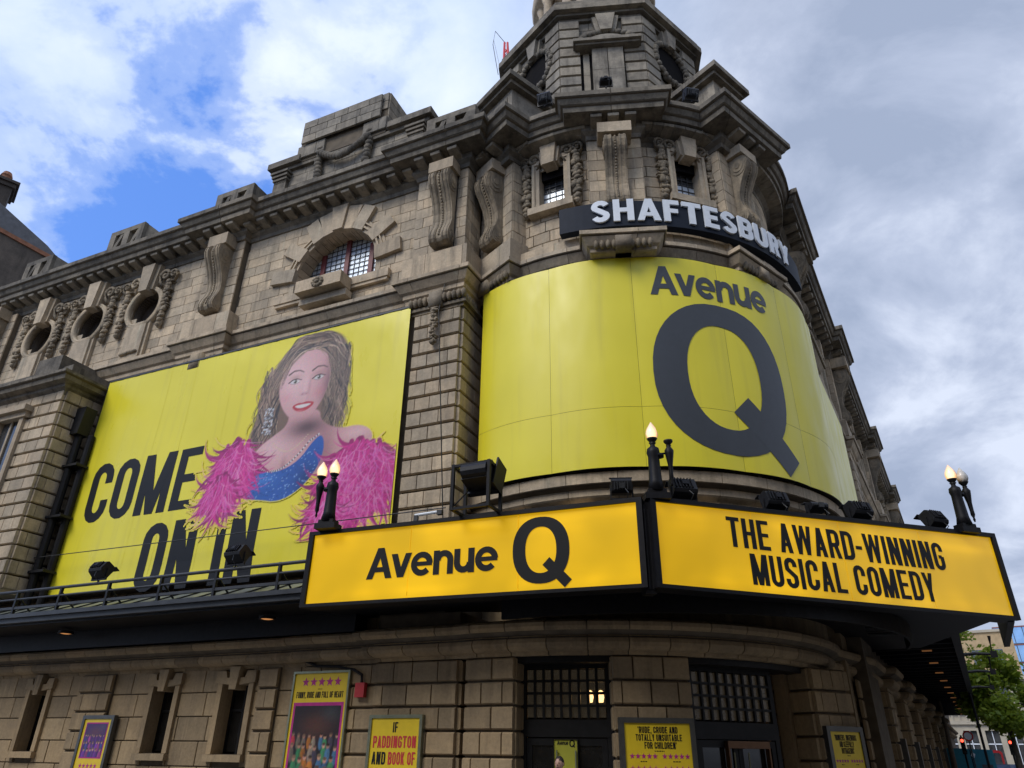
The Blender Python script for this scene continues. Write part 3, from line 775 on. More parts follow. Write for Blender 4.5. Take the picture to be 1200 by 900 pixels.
# garlands, scrolls
def garland_mesh(length, w0, w1, seed):
    rnd = random.Random(seed); b = B(); z = 0
    while z > -length:
        t = -z / length; wv = w0 + (w1 - w0) * t
        for k in range(3):
            rr = wv * rnd.uniform(.42, .62); b.ball((rnd.uniform(-.45, .45) * wv, -.06 - rnd.uniform(0, .10) - wv * .15, z - rnd.uniform(0, .12)), (rr, rr * .85, rr * rnd.uniform(.7, 1.2)), 7, 5)
        if rnd.random() < .35: b.box(-wv * 1.05, wv * 1.05, -.14, 0, z - .03, z + .02)
        z -= wv * .62
    b.ball((0, -.07, -length), (w1 * .7, .08, w1 * 1.2), 7, 5)
    me = b.mesh('garland', True); me.materials.append(M['carved']); return me
GA = garland_mesh(1.95, .17, .20, 3); GB = garland_mesh(1.6, .14, .09, 5)
def scroll_mesh():
    b = B(); pts = []
    for i in range(34):
        a = i / 33 * 2.4 * PI; r = .26 - .19 * i / 33; pts.append((r * math.cos(a), -.12, r * math.sin(a)))
    b.tube(pts, .085, 7, .05); b.ball((0, -.13, 0), .08); b.tube([(.26, -.12, 0), (.26, -.1, -.25), (.1, -.08, -.5)], .085, 7, .05)
    me = b.mesh('scroll', True); me.materials.append(M['carved']); return me
SCR = scroll_mesh()
ring_me = B().ring([(OR - .02, .12), (OR - .03, -.14), (OR + .03, -.2), (OR + .07, -.15), (OR + .12, -.19), (OR + .16, -.12), (OR + .16, .1)], 36).mesh('moulded_ring', True); ring_me.materials.append(M['tan'])
for s in OCU:
    o = part(B().ring([(OR, .05), (OR, .9), (OR + .05, .9), (OR + .05, .05)], 32), 'oculus', 'brick', None, ML @ mov(-s, W0, OZ), True)  # reveal and back disc coloured dark brown for shade inside the hole
    link('moulded_ring', ring_me, None, o, ML @ mov(-s, W0, OZ))
    part(B().prism([(OR * 1.02 * math.cos(2 * PI * i / 24), OR * 1.02 * math.sin(2 * PI * i / 24)) for i in range(24)], .5, .55), 'glazing', 'brick', o, ML @ mov(-s, W0, OZ))
    ks = B().prism([(-s - .22, 17.75), (-s + .22, 17.75), (-s + .34, 19.0), (-s - .34, 19.0)], W0 - .42, W0); ks.prism([(-s - .36, 17.85), (-s + .36, 17.85), (-s + .5, 19.0), (-s - .5, 19.0)], W0 - .26, W0)
    part(ks, 'keystone', 'tan', o, ML)
    ap = B().box(-s - .62, -s + .62, W0 - .12, W0, 14.72, 16.45); ap.box(-s - .5, -s + .5, W0 - .2, W0, 14.72, 16.25); part(ap, 'apron', 'tan', o, ML)
    fe = B(); rnd = random.Random(int(s * 7))
    for i in range(7): fe.ball((-s - .36 + i * .12, W0 - .24, 15.0 + rnd.uniform(-.03, .05) - .0), (.1, .07, .07), 7, 4)
    part(fe, 'festoon', 'carved', o, ML, True)
    for sg in (-1, 1):
        link('garland', GA, None, o, ML @ mov(-s + sg * 1.12, W0 - .02, 18.1))
        link('scroll', SCR, None, o, ML @ mov(-s + sg * .82, W0 - .05, 18.42) @ Matrix.Diagonal((-sg, 1, 1, 1)))
        link('scroll', SCR, None, o, ML @ mov(-s + sg * 1.28, W0 - .05, 18.38) @ Matrix.Diagonal((sg * .7, 1, .7, 1)))
link('garland', garland_mesh(1.15, .13, .10, 9), None, pier, ML @ mov(-9.33, WP - .14, 13.35) @ Matrix.Diagonal((.9, .9, 1, 1)))
# capital pieces over the base pilaster (under the string)
cb2 = B()
for c in (18.93,):
    for i in range(9):
        if i in (3, 4, 5): continue
        cb2.ball((-c - .72 + i * .18, W0 - .3, 13.72), (.08, .1, .16), 7, 5)
    cb2.box(-c - .26, -c + .26, W0 - .48, W0, 13.35, 13.95)
part(cb2, 'capital', 'carved', None, ML, True)

# --- parapet and attic blocks over the left cornice ---------------------------------------
par = part(B().box(-34.5, -8.2, W0 + .05, W0 + .5, 20.1, 20.75), 'parapet', 'dark', None, ML)
def xblock(c, w_, z0, h):
    b = part(B().box(-c - w_, -c + w_, W0 - .35, W0 + .6, z0, z0 + h), 'parapet_block', 'grey', par, ML)
    d = B().box(-c - w_ + .0, -c + w_ - .0, W0 - .52, W0 - .35, z0 + h - .22, z0 + h + .02)
    d.box(-c - w_, -c + w_, W0 - .52, W0 - .35, z0, z0 + .16)
    for sg in (-1, 0, 1): d.box(-c + sg * (w_ - .17) - .17, -c + sg * (w_ - .17) + .17, W0 - .52, W0 - .35, z0 + .16, z0 + h - .22)
    for k in (-1, 1):
        d.prism([(-c + k * w_ * .5 - .3, z0 + .16), (-c + k * w_ * .5 - .12, z0 + .16), (-c + k * w_ * .5 + .3, z0 + h - .22), (-c + k * w_ * .5 + .12, z0 + h - .22)], W0 - .50, W0 - .36)
    part(d, 'strapwork', 'dark', b, ML)
for c, w_ in ((18.95, .95), (24.9, 1.0), (9.25, .95), (30.5, .9)): xblock(c, w_, 20.12, 1.35)
att = part(B().box(-17.2, -10.5, W0 - .12, W0 + 1.2, 20.1, 22.1), 'attic', 'mortar', par, ML)
ashlar('attic_stone', 'fine', 'grey', par, ML, -17.2, -10.5, 20.14, 22.0, W0 - .12, .46, .8, seed=21)
aco = B().box(-17.55, -16.0, W0 - .45, W0 + 1.2, 22.02, 22.3); aco.box(-12.0, -10.15, W0 - .45, W0 + 1.2, 22.02, 22.3); aco.box(-17.4, -10.3, W0 - .28, W0 + 1.2, 21.85, 22.02)
part(aco, 'attic_cornice', 'dark', par, ML)
for c in (16.9, 10.8):
    e = B().box(-c - .3, -c + .3, W0 - .3, W0, 20.2, 21.6)
    for i in range(4): e.box(-c - .3 - .04 * i, -c + .3 + .04 * i, W0 - .3 - .05 * i, W0, 21.2 + i * .15, 21.3 + i * .15)
    part(e, 'attic_bracket', 'dark', par, ML)
bb = part(B().box(-16.15, -12.15, W0 - .3, W0 + 1.3, 22.0, 24.05), 'attic_block', 'mortar', par, ML)
ashlar('attic_stone', 'fine', 'grey', par, ML, -16.15, -12.15, 23.2, 24.05, W0 - .3, .43, .75, .05, seed=22)
ashlar('attic_stone', 'fine', 'grey', par, ML, -16.0, -12.35, 22.75, 23.9, W0 - .42, .4, .8, .08, seed=25)
ashlar('attic_stone', 'fine', 'grey', par, ML, -16.2, -12.1, 22.12, 22.75, W0 - .3, .5, .9, .09, seed=23, holes=[rect_hole(-14.9, -13.2, 22.0, 22.5)])
aside = ML @ mov(-12.15, 0, 0) @ Matrix.Rotation(R(90), 4, 'Z')
ashlar('attic_stone', 'fine', 'grey', par, aside, W0 - .3, W0 + 1.3, 22.1, 24.05, 0, .43, .6, .05, seed=24)
fst = B(); rnd = random.Random(4)
for i in range(17):
    t = i / 16; fst.ball((-15.0 + 2.1 * t, W0 - .42, 21.85 - .5 * math.sin(PI * t) + .12), (.14, .13, .13 + rnd.uniform(0, .05)), 8, 5)
for x in (-15.1, -12.85):
    for i in range(8): fst.ball((x + rnd.uniform(-.06, .06), W0 - .3, 22.1 - i * .2), (.17, .15, .15), 8, 5)
    fst.ball((x, W0 - .3, 22.3), (.2, .15, .12))
part(fst, 'festoon', 'dark', par, ML, True)

# --- corner tower, window storey -------------------------------------------------------
WIN = [205.6, 163.6]; WZ0, WZ1, WA = 16.85, 18.62, 4.6
tw = B()
def curved(b, a0, a1, z0, z1, r, th_, c=T, step=2.0, holes=()):
    """curved wall in cells, viewer's left (larger azimuth) to right; holes: (az0, az1, z0, z1)"""
    azs = sorted(set([a0, a1] + [h[i] for h in holes for i in (0, 1) if min(a0, a1) < h[i] < max(a0, a1)] + [min(a0, a1) + i * step for i in range(1, int(abs(a1 - a0) / step) + 1)]))
    zs = sorted(set([z0, z1] + [h[i] for h in holes for i in (2, 3)]))
    for p, q in zip(azs[:-1], azs[1:]):
        if q - p < 1e-4: continue
        for za, zb in zip(zs[:-1], zs[1:]):
            am, zm = (p + q) / 2, (za + zb) / 2
            if any(h[0] < am < h[1] and h[2] < zm < h[3] for h in holes): continue
            P = [pol(p, r, c), pol(q, r, c), pol(q, r - th_, c), pol(p, r - th_, c)]
            b.prismz(P, za, zb)
holes = [(a - WA, a + WA, WZ0, WZ1) for a in WIN]
curved(tw, 98, 236, 14.6, 19.0, UW, .5, holes=holes)
curved(tw, 98, 236, 6.8, 14.6, 5.75, .5)
twall = part(tw, 'tower_wall', 'mortar')
def curved_ashlar(name, kind, mat, parent, a0, a1, z0, z1, r, ch, bw, depth=.04, gap=.02, holes=(), c=T, seed=0, vgap=None):
    rnd = random.Random(seed); n = max(1, round((z1 - z0) / ch)); h = (z1 - z0) / n; vgap = gap if vgap is None else vgap
    da = math.degrees(bw / r)
    for i in range(n):
        za, zb = z0 + i * h, z0 + (i + 1) * h; zm = (za + zb) / 2
        hs = [(q[0], q[1]) for q in holes if q[2] < zm < q[3]]
        a = a0 + (da * .5 if i % 2 else 0); ed = [a0]
        if i % 2: ed.append(a)
        a += da
        while a < a1 - da * .3: ed.append(a); a += da * rnd.uniform(.85, 1.15)
        ed.append(a1)
        for p, q in zip(ed[:-1], ed[1:]):
            for u, v in sub((p, q), hs):
                wv = R(v - u) * r - gap
                if wv < .06: continue
                stone_at(name, kind, mat, parent, FT((u + v) / 2, r * math.cos(R(v - u) / 2) , zm, c), wv, depth, h - vgap)
curved_ashlar('stone', 'fine', 'tan', twall, 98, 234, 15.1, 18.86, UW, .41, .62, holes=holes, seed=31)

def tower_window(az):
    mw = FT(az, UW, 0); fr = part(B().box(-.48, .48, .3, .36, WZ0, WZ1), 'window', 'pane_dim', None, mw)
    s_ = B()
    for x in (-1, 1):
        s_.box(min(x * .42, x * .60), max(x * .42, x * .60), -.12, .3, WZ0 - .05, WZ1 + .05); s_.box(min(x * .56, x * .66), max(x * .56, x * .66), -.17, 0, WZ0 - .05, WZ1 + .05)
    s_.box(-.66, .66, -.16, .3, WZ1 + .05, WZ1 + .22); part(s_, 'window_surround', 'tan', fr, mw)
    part(B().box(-.75, .75, -.3, .3, WZ0 - .30, WZ0 - .05), 'sill', 'tan', fr, mw)
    k = B().prism([(-.20, 18.35), (.20, 18.35), (.27, 19.15), (-.27, 19.15)], -.42, 0); k.prism([(-.28, 18.45), (.28, 18.45), (.36, 19.05), (-.36, 19.05)], -.3, 0); part(k, 'keystone', 'tan', fr, mw)
    part(B().box(-.42, .42, .1, .2, 18.15, WZ1 + .05), 'dark_head_panel', 'deep', fr, mw)  # black panel across the top of the opening
    ld = B()
    for i in range(1, 4): ld.box(-.42 + i * .21 - .012, -.42 + i * .21 + .012, .26, .29, WZ0, WZ1)
    for i in range(1, 8): ld.box(-.42, .42, .255, .285, WZ0 + i * .22 - .012, WZ0 + i * .22 + .012)
    part(ld, 'leading', 'lead', fr, mw)
    part(B().box(-.42, .42, .28, .295, WZ0, WZ0 + .92), 'pane', 'pane', fr, mw)
    for sg in (-1, 1):
        link('garland', GA, None, fr, mw @ mov(sg * .86, 0, 18.75)); link('scroll', SCR, None, fr, mw @ mov(sg * .58, -.02, 18.9) @ Matrix.Diagonal((-sg * .8, 1, .8, 1)))
        link('scroll', SCR, None, fr, mw @ mov(sg * .9, -.02, 18.93) @ Matrix.Diagonal((sg * .6, 1, .6, 1)))
for a in WIN: tower_window(a)

def tower_pier(az, tx, hw, dist, z0, zt, face_only=False):
    mw = FT(az, dist, 0); b = part(B().box(tx - hw, tx + hw, .03, 1.4, 13.95, zt).box(tx - hw, tx + hw, .40, 1.4, z0, 13.95), 'pier', 'mortar', None, mw)
    ashlar('stone', 'fine', 'tan', b, mw, tx - hw, tx + hw, 15.6 if az == 231 else 15.1, 18.86, .03, .41, .62, seed=int(az))
    for sg in (-1, 1):
        ms_ = mw @ mov(tx + sg * hw, 0, 0) @ Matrix.Rotation(R(90 * sg), 4, 'Z')
        if sg > 0: ashlar('stone', 'fine', 'tan', b, ms_, .03, 1.2, 15.6, 18.86, 0, .41, .5, seed=int(az) + 1)
        else: ashlar('stone', 'fine', 'tan', b, ms_, -1.2, -.03, 15.6, 18.86, 0, .41, .5, seed=int(az) + 1)
    return b, mw
pl, mw = tower_pier(231, .8, .8, 6.22, 6.8, 19.0)
ashlar('rusticated_block', 'rustic', 'tan', pl, mw, -.1, 1.6, 6.9, 13.7, .40, .465, .56, .10, .012, vgap=.055, seed=35)
part(B().box(.36, 1.24, -.55, 0, 18.55, 18.98), 'console_block', 'tan', pl, mw); console(mw @ mov(.8, -.01, 15.75), .98)
eg = B()
for i in range(11): eg.ball((.0 + i * .165, -.22, 14.2), (.075, .1, .15), 8, 5)
eg.box(.5, .9, -.38, 0, 14.0, 14.36); part(eg, 'egg_moulding', 'carved', pl, mw, True)
pr_, mw = tower_pier(141, -.68, .82, 6.22, 6.8, 19.0)
ashlar('rusticated_block', 'rustic', 'tan', pr_, mw, -1.5, .15, 6.9, 13.7, .40, .465, .56, .10, .012, vgap=.055, seed=36)
part(B().box(-1.12, -.24, -.55, 0, 18.65, 18.98), 'console_block', 'tan', pr_, mw); console(mw @ mov(-.68, -.01, 16.1), .9)
eg = B()
for i in range(10): eg.ball((-1.45 + i * .165, -.22, 14.2), (.075, .1, .15), 8, 5)
eg.box(-.9, -.46, -.38, 0, 14.0, 14.36); part(eg, 'egg_moulding', 'carved', pr_, mw, True)
pf, mw = tower_pier(186, 0, .82, 6.2, 6.8, 19.0)
part(B().box(-.52, .52, -.6, 0, 18.6, 19.0), 'console_block', 'tan', pf, mw); console(mw @ mov(0, -.01, 15.95), .93)
eg = B()
for i in range(10):
    if i in (4, 5): continue
    eg.ball((-.75 + i * .165, -.68, 14.2), (.075, .1, .15), 8, 5)
eg.box(-.22, .22, -.86, -.3, 14.0, 14.36); part(eg, 'egg_moulding', 'carved', pf, mw, True)

# colonnade ledge under the drum banner
LEDP = [(-.4, 6.98), (.05, 6.98), (.07, 7.1), (.2, 7.16), (.24, 7.2), (.24, 7.38), (.34, 7.42), (.42, 7.46), (.43, 7.72), (-.4, 7.75)]
led = part(core(arc(236, 100, 6.0, 2), LEDP), 'colonnade', 'mortar')
moulding('ledge_stone', arc(236, 100, 6.0, 2), LEDP, M['tan'], led, 1.2)
colm = B().lathe([(.27, 5.2), (.25, 6.0), (.23, 6.62)], 16); colm.box(-.36, .36, -.3, .3, 6.88, 7.0)
for sg in (-1, 1):
    for ys in (-.26, ): colm.ring([(.05, -.05), (.17, -.05), (.17, .05), (.05, .05)], 14, mov(sg * .27, ys, 6.76)); 
    colm.ball((sg * .27, -.27, 6.76), (.06, .06, .06))
colm.box(-.3, .3, -.24, .24, 6.64, 6.88)
cme = colm.mesh('column'); cme.materials.append(M['tan'])
for a in (222, 216, 200, 172, 156, 150): link('column', cme, None, led, FT(a, 5.95, 0))
curved(b := B(), 98, 236, 4.2, 7.0, 5.4, .4); part(b, 'tower_wall', 'ground')

# --- tower attic: pedestals, octagon, lantern ------------------------------------------
for az, tx, hw in ((231, .75, .92), (141, -.68, .62)):
    mw = FT(az, 6.35, 0); b = part(B().box(tx - hw, tx + hw, .0, 1.5, 20.1, 22.25), 'pedestal', 'grey', None, mw)
    c = B().box(tx - hw - .38, tx + hw + .38, -.38, 1.8, 22.3, 22.52); c.box(tx - hw - .22, tx + hw + .22, -.22, 1.7, 22.15, 22.3)
    k = len(c.v); c.add([(tx - hw - .34, -.34, 22.52), (tx + hw + .34, -.34, 22.52), (tx + hw + .34, 1.8, 22.52), (tx - hw - .34, 1.8, 22.52), (tx - .3, .5, 23.1), (tx + .3, .5, 23.1), (tx + .3, 1.2, 23.1), (tx - .3, 1.2, 23.1)],
                        [(0, 1, 5, 4), (1, 2, 6, 5), (2, 3, 7, 6), (3, 0, 4, 7), (4, 5, 6, 7)])
    part(c, 'pedestal_cap', 'dark', b, mw)
    pn = B().box(tx - hw + .22, tx + hw - .22, -.04, 0, 20.3, 21.9); part(pn, 'panel', 'grey', b, mw)
blk = part(B().box(-1.25, 1.25, -.1, 1.5, 20.1, 20.55), 'front_block', 'dark', None, FT(186, 6.45, 0))
OA = 3.82; oc = B()
od = OA * math.tan(R(22.5))
octp = lambda a, z0, z1, b: b.prismz([(T[0] + a / math.cos(R(22.5)) * math.sin(R(186 + 22.5 + 45 * i)), T[1] + a / math.cos(R(22.5)) * math.cos(R(186 + 22.5 + 45 * i))) for i in range(8)], z0, z1)
octp(OA - .06, 20.1, 28.0, oc); octw = part(oc, 'octagon', 'mortar')
oe = B(); octp(OA + .12, 27.85, 28.0, oe); octp(OA + .3, 28.0, 28.12, oe); octp(OA + .52, 28.12, 28.42, oe); octp(OA + .4, 28.42, 28.75, oe); part(oe, 'octagon_entablature', 'dark', octw)
for az in (186, 231, 141, 276, 96):
    mw = FT(az, OA - .06, 0)
    hol = []
    if az == 186: hol = [rect_hole(-1.05, 1.42, 20, 26.3)]
    elif az in (231, 141): hol = [lambda z: ((-math.sqrt(.9 - (z - 26.2) ** 2) + .0, math.sqrt(.9 - (z - 26.2) ** 2)) if (z - 26.2) ** 2 < .9 else None)]
    ashlar('attic_stone', 'fine', 'grey', octw, mw, -od + .5, od - .5, 20.2, 27.85, 0, .45, .7, .05, holes=hol, seed=az)
    for sg in (-1, 1):
        n_ = 14
        for i in range(n_):
            stone_at('quoin', 'rustic', 'grey', octw, mw @ mov(sg * (od - .34), .0, 20.3 + (i + .5) * .54), .80, .24, .47)
# front aedicule
mw = FT(186, OA, 0) @ mov(.2, 0, 0) @ Matrix.Diagonal((1.28, 1, 1, 1))
ae = part(B().box(-.96, .96, -.5, .3, 25.92, 26.02), 'aedicule', 'dark', octw, mw)
q = B().box(-1.02, 1.02, -.62, .3, 26.02, 26.16); q.box(-1.0, 1.0, -.4, .3, 26.16, 26.3); part(q, 'shelf', 'grey', ae, mw)
for xa, xb, y in ((-.47, -.01, -.3), (.0, .47, -.3), (-.74, -.54, -.07), (.54, .74, -.07)):
    for za, zb in ((22.5, 23.6), (23.615, 24.7), (24.715, 25.92)): part(B().box(xa + .006, xb - .006, y, .1, za, zb), 'panel', 'grey', ae, mw)
q = B().box(-1.03, 1.03, -.03, .05, 22.5, 25.92); part(q, 'recess_shade', 'deep', ae, mw)  # flat black sheet, the shade of a deep niche put in as colour
q = B()
ap = [(.68 * math.cos(PI * i / 12), 26.16 + .5 * math.sin(PI * i / 12)) for i in range(13)]
q.prism(ap, -.35, .1); part(q, 'tympanum', 'grey', ae, mw)
q = B(); rnd = random.Random(8)
for i in range(15):
    a = PI * i / 14; q.ball((.88 * math.cos(a), -.22, 26.25 + .72 * math.sin(a)), (.13, .12, .12 + rnd.uniform(0, .04)), 7, 5)
part(q, 'garland', 'dark', ae, mw, True)
q = B().prism([(-.17, 26.9), (.17, 26.9), (.3, 27.85), (-.3, 27.85)], -.4, 0); q.prism([(-.3, 27.0), (.3, 27.0), (.42, 27.85), (-.42, 27.85)], -.25, 0); part(q, 'keystone', 'grey', ae, mw)
for az, tx in ((231, .15), (141, -.05)):
    mw = FT(az, OA, 0) @ mov(tx, 0, 26.15)
    wr = B(); rnd = random.Random(az)
    for i in range(34):
        a = 2 * PI * i / 34
        for k in range(2): wr.ball((1.0 * math.cos(a) + rnd.uniform(-.05, .05), -.12 - .07 * k, 1.0 * math.sin(a) + rnd.uniform(-.05, .05)), (.13, .11, .13), 7, 5)
    o = part(wr, 'wreath', 'dark', octw, mw, True)
    part(B().prism([(.97 * math.cos(2 * PI * i / 24), .97 * math.sin(2 * PI * i / 24)) for i in range(24)], -.07, .02), 'oculus', 'deep', o, mw)  # flat black disc on the solid wall, painted shade of an open hole
    q = B().prism([(-.17, .9), (.17, .9), (.3, 1.75), (-.3, 1.75)], -.35, 0); q.prism([(-.3, 1.0), (.3, 1.0), (.42, 1.75), (-.42, 1.75)], -.2, 0); part(q, 'keystone', 'grey', o, mw)
ln = B().lathe([(2.9, 28.6), (2.9, 29.3), (2.7, 29.4), (1.9, 29.5), (1.9, 33.2), (2.9, 33.4), (3.0, 33.9), (2.4, 34.6), (1.2, 36.0), (.2, 36.8)], 32)
lan = part(ln, 'lantern', 'tan', None, mov(T[0], T[1], 0), True)
lc = B().lathe([(.3, 29.4), (.3, 29.6), (.24, 29.7), (.21, 33.0), (.3, 33.3)], 12).mesh('column', True); lc.materials.append(M['tan'])
for i in range(8):
    a = 186 + 22.5 + i * 45
    for d_ in (-8, 8): x, y = pol(a + d_, 2.5); link('column', lc, None, lan, mov(x, y, 0))
ur = B().lathe([(.2, 28.7), (.42, 29.0), (.5, 29.5), (.35, 29.9), (.12, 30.3)], 14)
# --- ground floor ------------------------------------------------------------------------
GR = 6.25
GFP = [(-.3, 3.55), (.04, 3.55), (.06, 3.62), (.20, 3.64), (.28, 3.70), (.31, 3.78), (.29, 3.86), (.21, 3.90), (.21, 3.95), (.30, 3.97), (.42, 4.02), (.47, 4.09), (.47, 4.17), (.40, 4.22), (.2, 4.28), (-.3, 4.3)]
gf_path = [LW(34.5, 15.6), LW(12.55, 15.6), LW(12.55, 15.5), LW(10.3, 15.5), LW(10.3, 15.32), LW(8.1, 15.32), pol(209, GR + .05, G)] + arc(207, 112, GR, 3, G) + [RW(24.3, 2.6)]
for c in (27.9, 33.6, 40.4, 47.5, 56.0, 65.0): gf_path += [RW(c - .75, 2.6), RW(c - .75, 2.3), RW(c + .75, 2.3), RW(c + .75, 2.6)]
gf_path += [RW(98, 2.6)]
gfc = part(core(gf_path, GFP), 'ground_cornice', 'mortar')
moulding('cornice_stone', gf_path, GFP, M['ground'], gfc, .85, .026)
GWIN = [(22.4, .40), (17.28, .42), (14.75, .46)]
gholes = [rect_hole(-s - w_, -s + w_, 1.55, 3.22) for s, w_ in GWIN]
gw = B(); backing(gw, -34.5, -10.3, .0, 4.2, 15.63, .5, gholes, [1.55, 3.22]); gwall = part(gw, 'ground_wall', 'mortar', None, ML)
ashlar('ground_stone', 'fine', 'ground', gwall, ML, -34.4, -10.3, .1, 3.58, 15.63, .58, .9, .05, .024, gholes, seed=51)
for i, (s, w_) in enumerate(GWIN):
    mw = ML @ mov(-s, 15.58, 0)
    f_ = part(B().box(-w_, w_, .42, .46, 1.5, 3.25), 'window', 'deep', None, mw)
    part(B().box(-w_ + .05, w_ - .05, .37, .38, 1.6, 3.2), 'glass', 'door_glass', f_, mw); part(B().box(-.03, .03, .33, .37, 1.55, 3.22).box(-w_, w_, .33, .37, 2.55, 2.61).box(-w_, -w_ + .06, .33, .37, 1.55, 3.22), 'glazing_bar', 'wood', f_, mw)
    su = B()
    for sg in (-1, 1): su.box(min(sg * (w_ - .02), sg * (w_ + .14)), max(sg * (w_ - .02), sg * (w_ + .14)), -.09, .4, 1.55, 3.22)
    part(su, 'window_surround', 'ground', f_, mw)
    hd = B()
    for sg in (-1, 1): hd.prism([(sg * .14, 3.16), (sg * (w_ + .2), 3.22), (sg * (w_ + .2), 3.5), (sg * .36, 3.5), (sg * .30, 3.34), (sg * .14, 3.34)][::sg], -.12, .4)
    part(hd, 'hood', 'ground', f_, mw)
    part(B().prism([(-.11, 3.05), (.11, 3.05), (.17, 3.6), (-.17, 3.6)], -.2, .2), 'keystone', 'ground', f_, mw)
    part(B().box(-w_ - .16, w_ + .16, -.16, .4, 1.38, 1.54), 'sill', 'ground', f_, mw)
    part(B().box(w_ - .32, w_ - .03, .32, .36, 1.56, 2.1) if i == 2 else B().box(w_ - .16, w_ - .03, .32, .36, 1.56, 3.1), 'casement', 'pane_dim' if i != 2 else 'white', f_, mw)
# rusticated strips between the small windows
for a, b_ in ((19.3, 20.6), (13.35, 13.95), (10.3, 12.55)):
    o = part(B().box(-b_, -a, 15.52, 15.7, 0, 3.55), 'strip', 'mortar', None, ML)
    ashlar('ground_block', 'rustic', 'ground', o, ML, -b_, -a, .1, 3.55, 15.53, .53, .62, .09, .014, vgap=.05, seed=int(a * 3))
gp = part(B().box(-10.28, -8.12, 15.35, 18.6, 0, 4.6), 'ground_pier', 'mortar', None, ML)
ashlar('ground_block', 'rustic', 'ground', gp, ML, -10.3, -8.1, .1, 3.55, 15.36, .53, .62, .1, .016, vgap=.05, seed=61)
gs = ML @ mov(-8.12, 0, 0) @ Matrix.Rotation(R(90), 4, 'Z')
ashlar('ground_block', 'rustic', 'ground', gp, gs, 15.36, 16.6, .1, 3.55, 0, .53, .5, .1, .016, vgap=.05, seed=62)
# curved entrance front: piers and two door bays
b = B(); curved(b, 110, 212, 3.42, 4.25, GR - .12, .7, G); ent = part(b, 'entrance_head', 'wood')
for a0, a1, r in ((168.0, 183.1, GR), (203.0, 214, GR)):
    b = B(); curved(b, a0, a1, 0, 3.55, r - .06, .75, G); o = part(b, 'entrance_pier', 'mortar')
    curved_ashlar('ground_block', 'rustic', 'ground', o, a0 - .15, a1 + .15, .1, 3.55, r - .06, .53, .58 if a0 < 190 else .52, .1, .016, c=G, seed=int(a0), vgap=.05)
    for az, sg in ((a0, 1), (a1, -1)):
        ms_ = FT(az, r - .06, 0, G) @ Matrix.Rotation(R(90 * sg), 4, 'Z')
        if sg > 0: ashlar('ground_block', 'rustic', 'ground', o, ms_, 0, .7, .1, 3.55, 0, .53, .4, .05, .016, vgap=.05, seed=3)
        else: ashlar('ground_block', 'rustic', 'ground', o, ms_, -.7, 0, .1, 3.55, 0, .53, .4, .05, .016, vgap=.05, seed=3)
RPM = Fr(7.12, 18.05, 0, 152)
o = part(B().box(.03, 1.22, .03, 2.2, 0, 3.55), 'entrance_pier', 'mortar', None, RPM)
ashlar('ground_block', 'rustic', 'ground', o, RPM, 0, 1.25, .1, 3.55, .03, .53, .42, .1, .016, vgap=.05, seed=66)
ashlar('ground_block', 'rustic', 'ground', o, RPM @ Matrix.Rotation(R(-90), 4, 'Z'), -2.2, -.03, .1, 3.55, .03, .53, .5, .1, .016, vgap=.05, seed=67)
ashlar('ground_block', 'rustic', 'ground', o, RPM @ mov(1.22, 0, 0) @ Matrix.Rotation(R(90), 4, 'Z'), .03, 2.2, .1, 3.55, 0, .53, .5, .1, .016, vgap=.05, seed=68)
b = B(); curved(b, 78, 134, 0, 4.7, 5.7, .3, G, 4); part(b, 'entrance_wall', 'ground'); part(B().box(22.0, 25.4, 2.7, 4.2, 0, 5.0), 'return_wall', 'ground', None, MR)
# door bays
def door_bay(azl, azr, ncol, zt0, zt1, seed, lit=()):
    """azl > azr, bay glazing set back behind the piers as one flat screen"""
    r = 5.75; A_ = Vector(pol(azl, r, G)); B_ = Vector(pol(azr, r, G)); d = B_ - A_; L = d.length; az = math.degrees(math.atan2(d.y, -d.x))
    az = math.degrees(math.atan2(d.normalized().y, -d.normalized().x)); nn = Vector((d.y, -d.x)).normalized(); az = math.degrees(math.atan2(nn.x, nn.y))
    mw = Fr(A_.x, A_.y, 0, az)
    fr = part(B().box(0, L, 0, .1, zt1, 3.6), 'door_screen', 'wood', None, mw)
    tr = B().box(0, .12, -.02, .12, 0, zt1).box(L - .12, L, -.02, .12, 0, zt1).box(0, L, -.03, .12, zt0 - .36, zt0 - .02)
    rows_ = 4; cw = (L - .24) / ncol; chh = (zt1 - zt0) / rows_
    for i in range(1, ncol): tr.box(.12 + i * cw - .028, .12 + i * cw + .028, -.02, .08, zt0, zt1)
    for i in range(1, rows_): tr.box(.12, L - .12, -.015, .075, zt0 + i * chh - .026, zt0 + i * chh + .026)
    part(tr, 'transom_grid', 'wood', fr, mw)
    pm = B().box(-cw / 2 + .02, cw / 2 - .02, .04, .055, -chh / 2 + .02, chh / 2 - .02).mesh('pane'); pm.materials.append(M['transom'])
    for i in range(ncol):
        for j in range(rows_): link('pane', pm, None, fr, mw @ mov(.12 + (i + .5) * cw, 0, zt0 + (j + .5) * chh))
    dz = zt0 - .38; lw = (L - .24) / 2
    for k in range(2):
        x = .12 + k * lw
        db = B().box(x + .01, x + .13, 0, .07, .05, dz).box(x + lw - .13, x + lw - .01, 0, .07, .05, dz).box(x + .13, x + lw - .13, 0, .07, dz - .14, dz).box(x + .13, x + lw - .13, 0, .07, .05, .35)
        dd = part(db, 'door', 'wood', fr, mw)
        part(B().box(x + .13, x + lw - .13, .03, .045, .35, dz - .14), 'door_glass', 'door_glass', dd, mw)
        part(B().tube([(x + (lw - .2 if k == 0 else .2), -.09, .9), (x + (lw - .2 if k == 0 else .2), -.09, 1.72)], .018), 'handle', 'frame_brass', dd, mw)
    return mw, fr, L
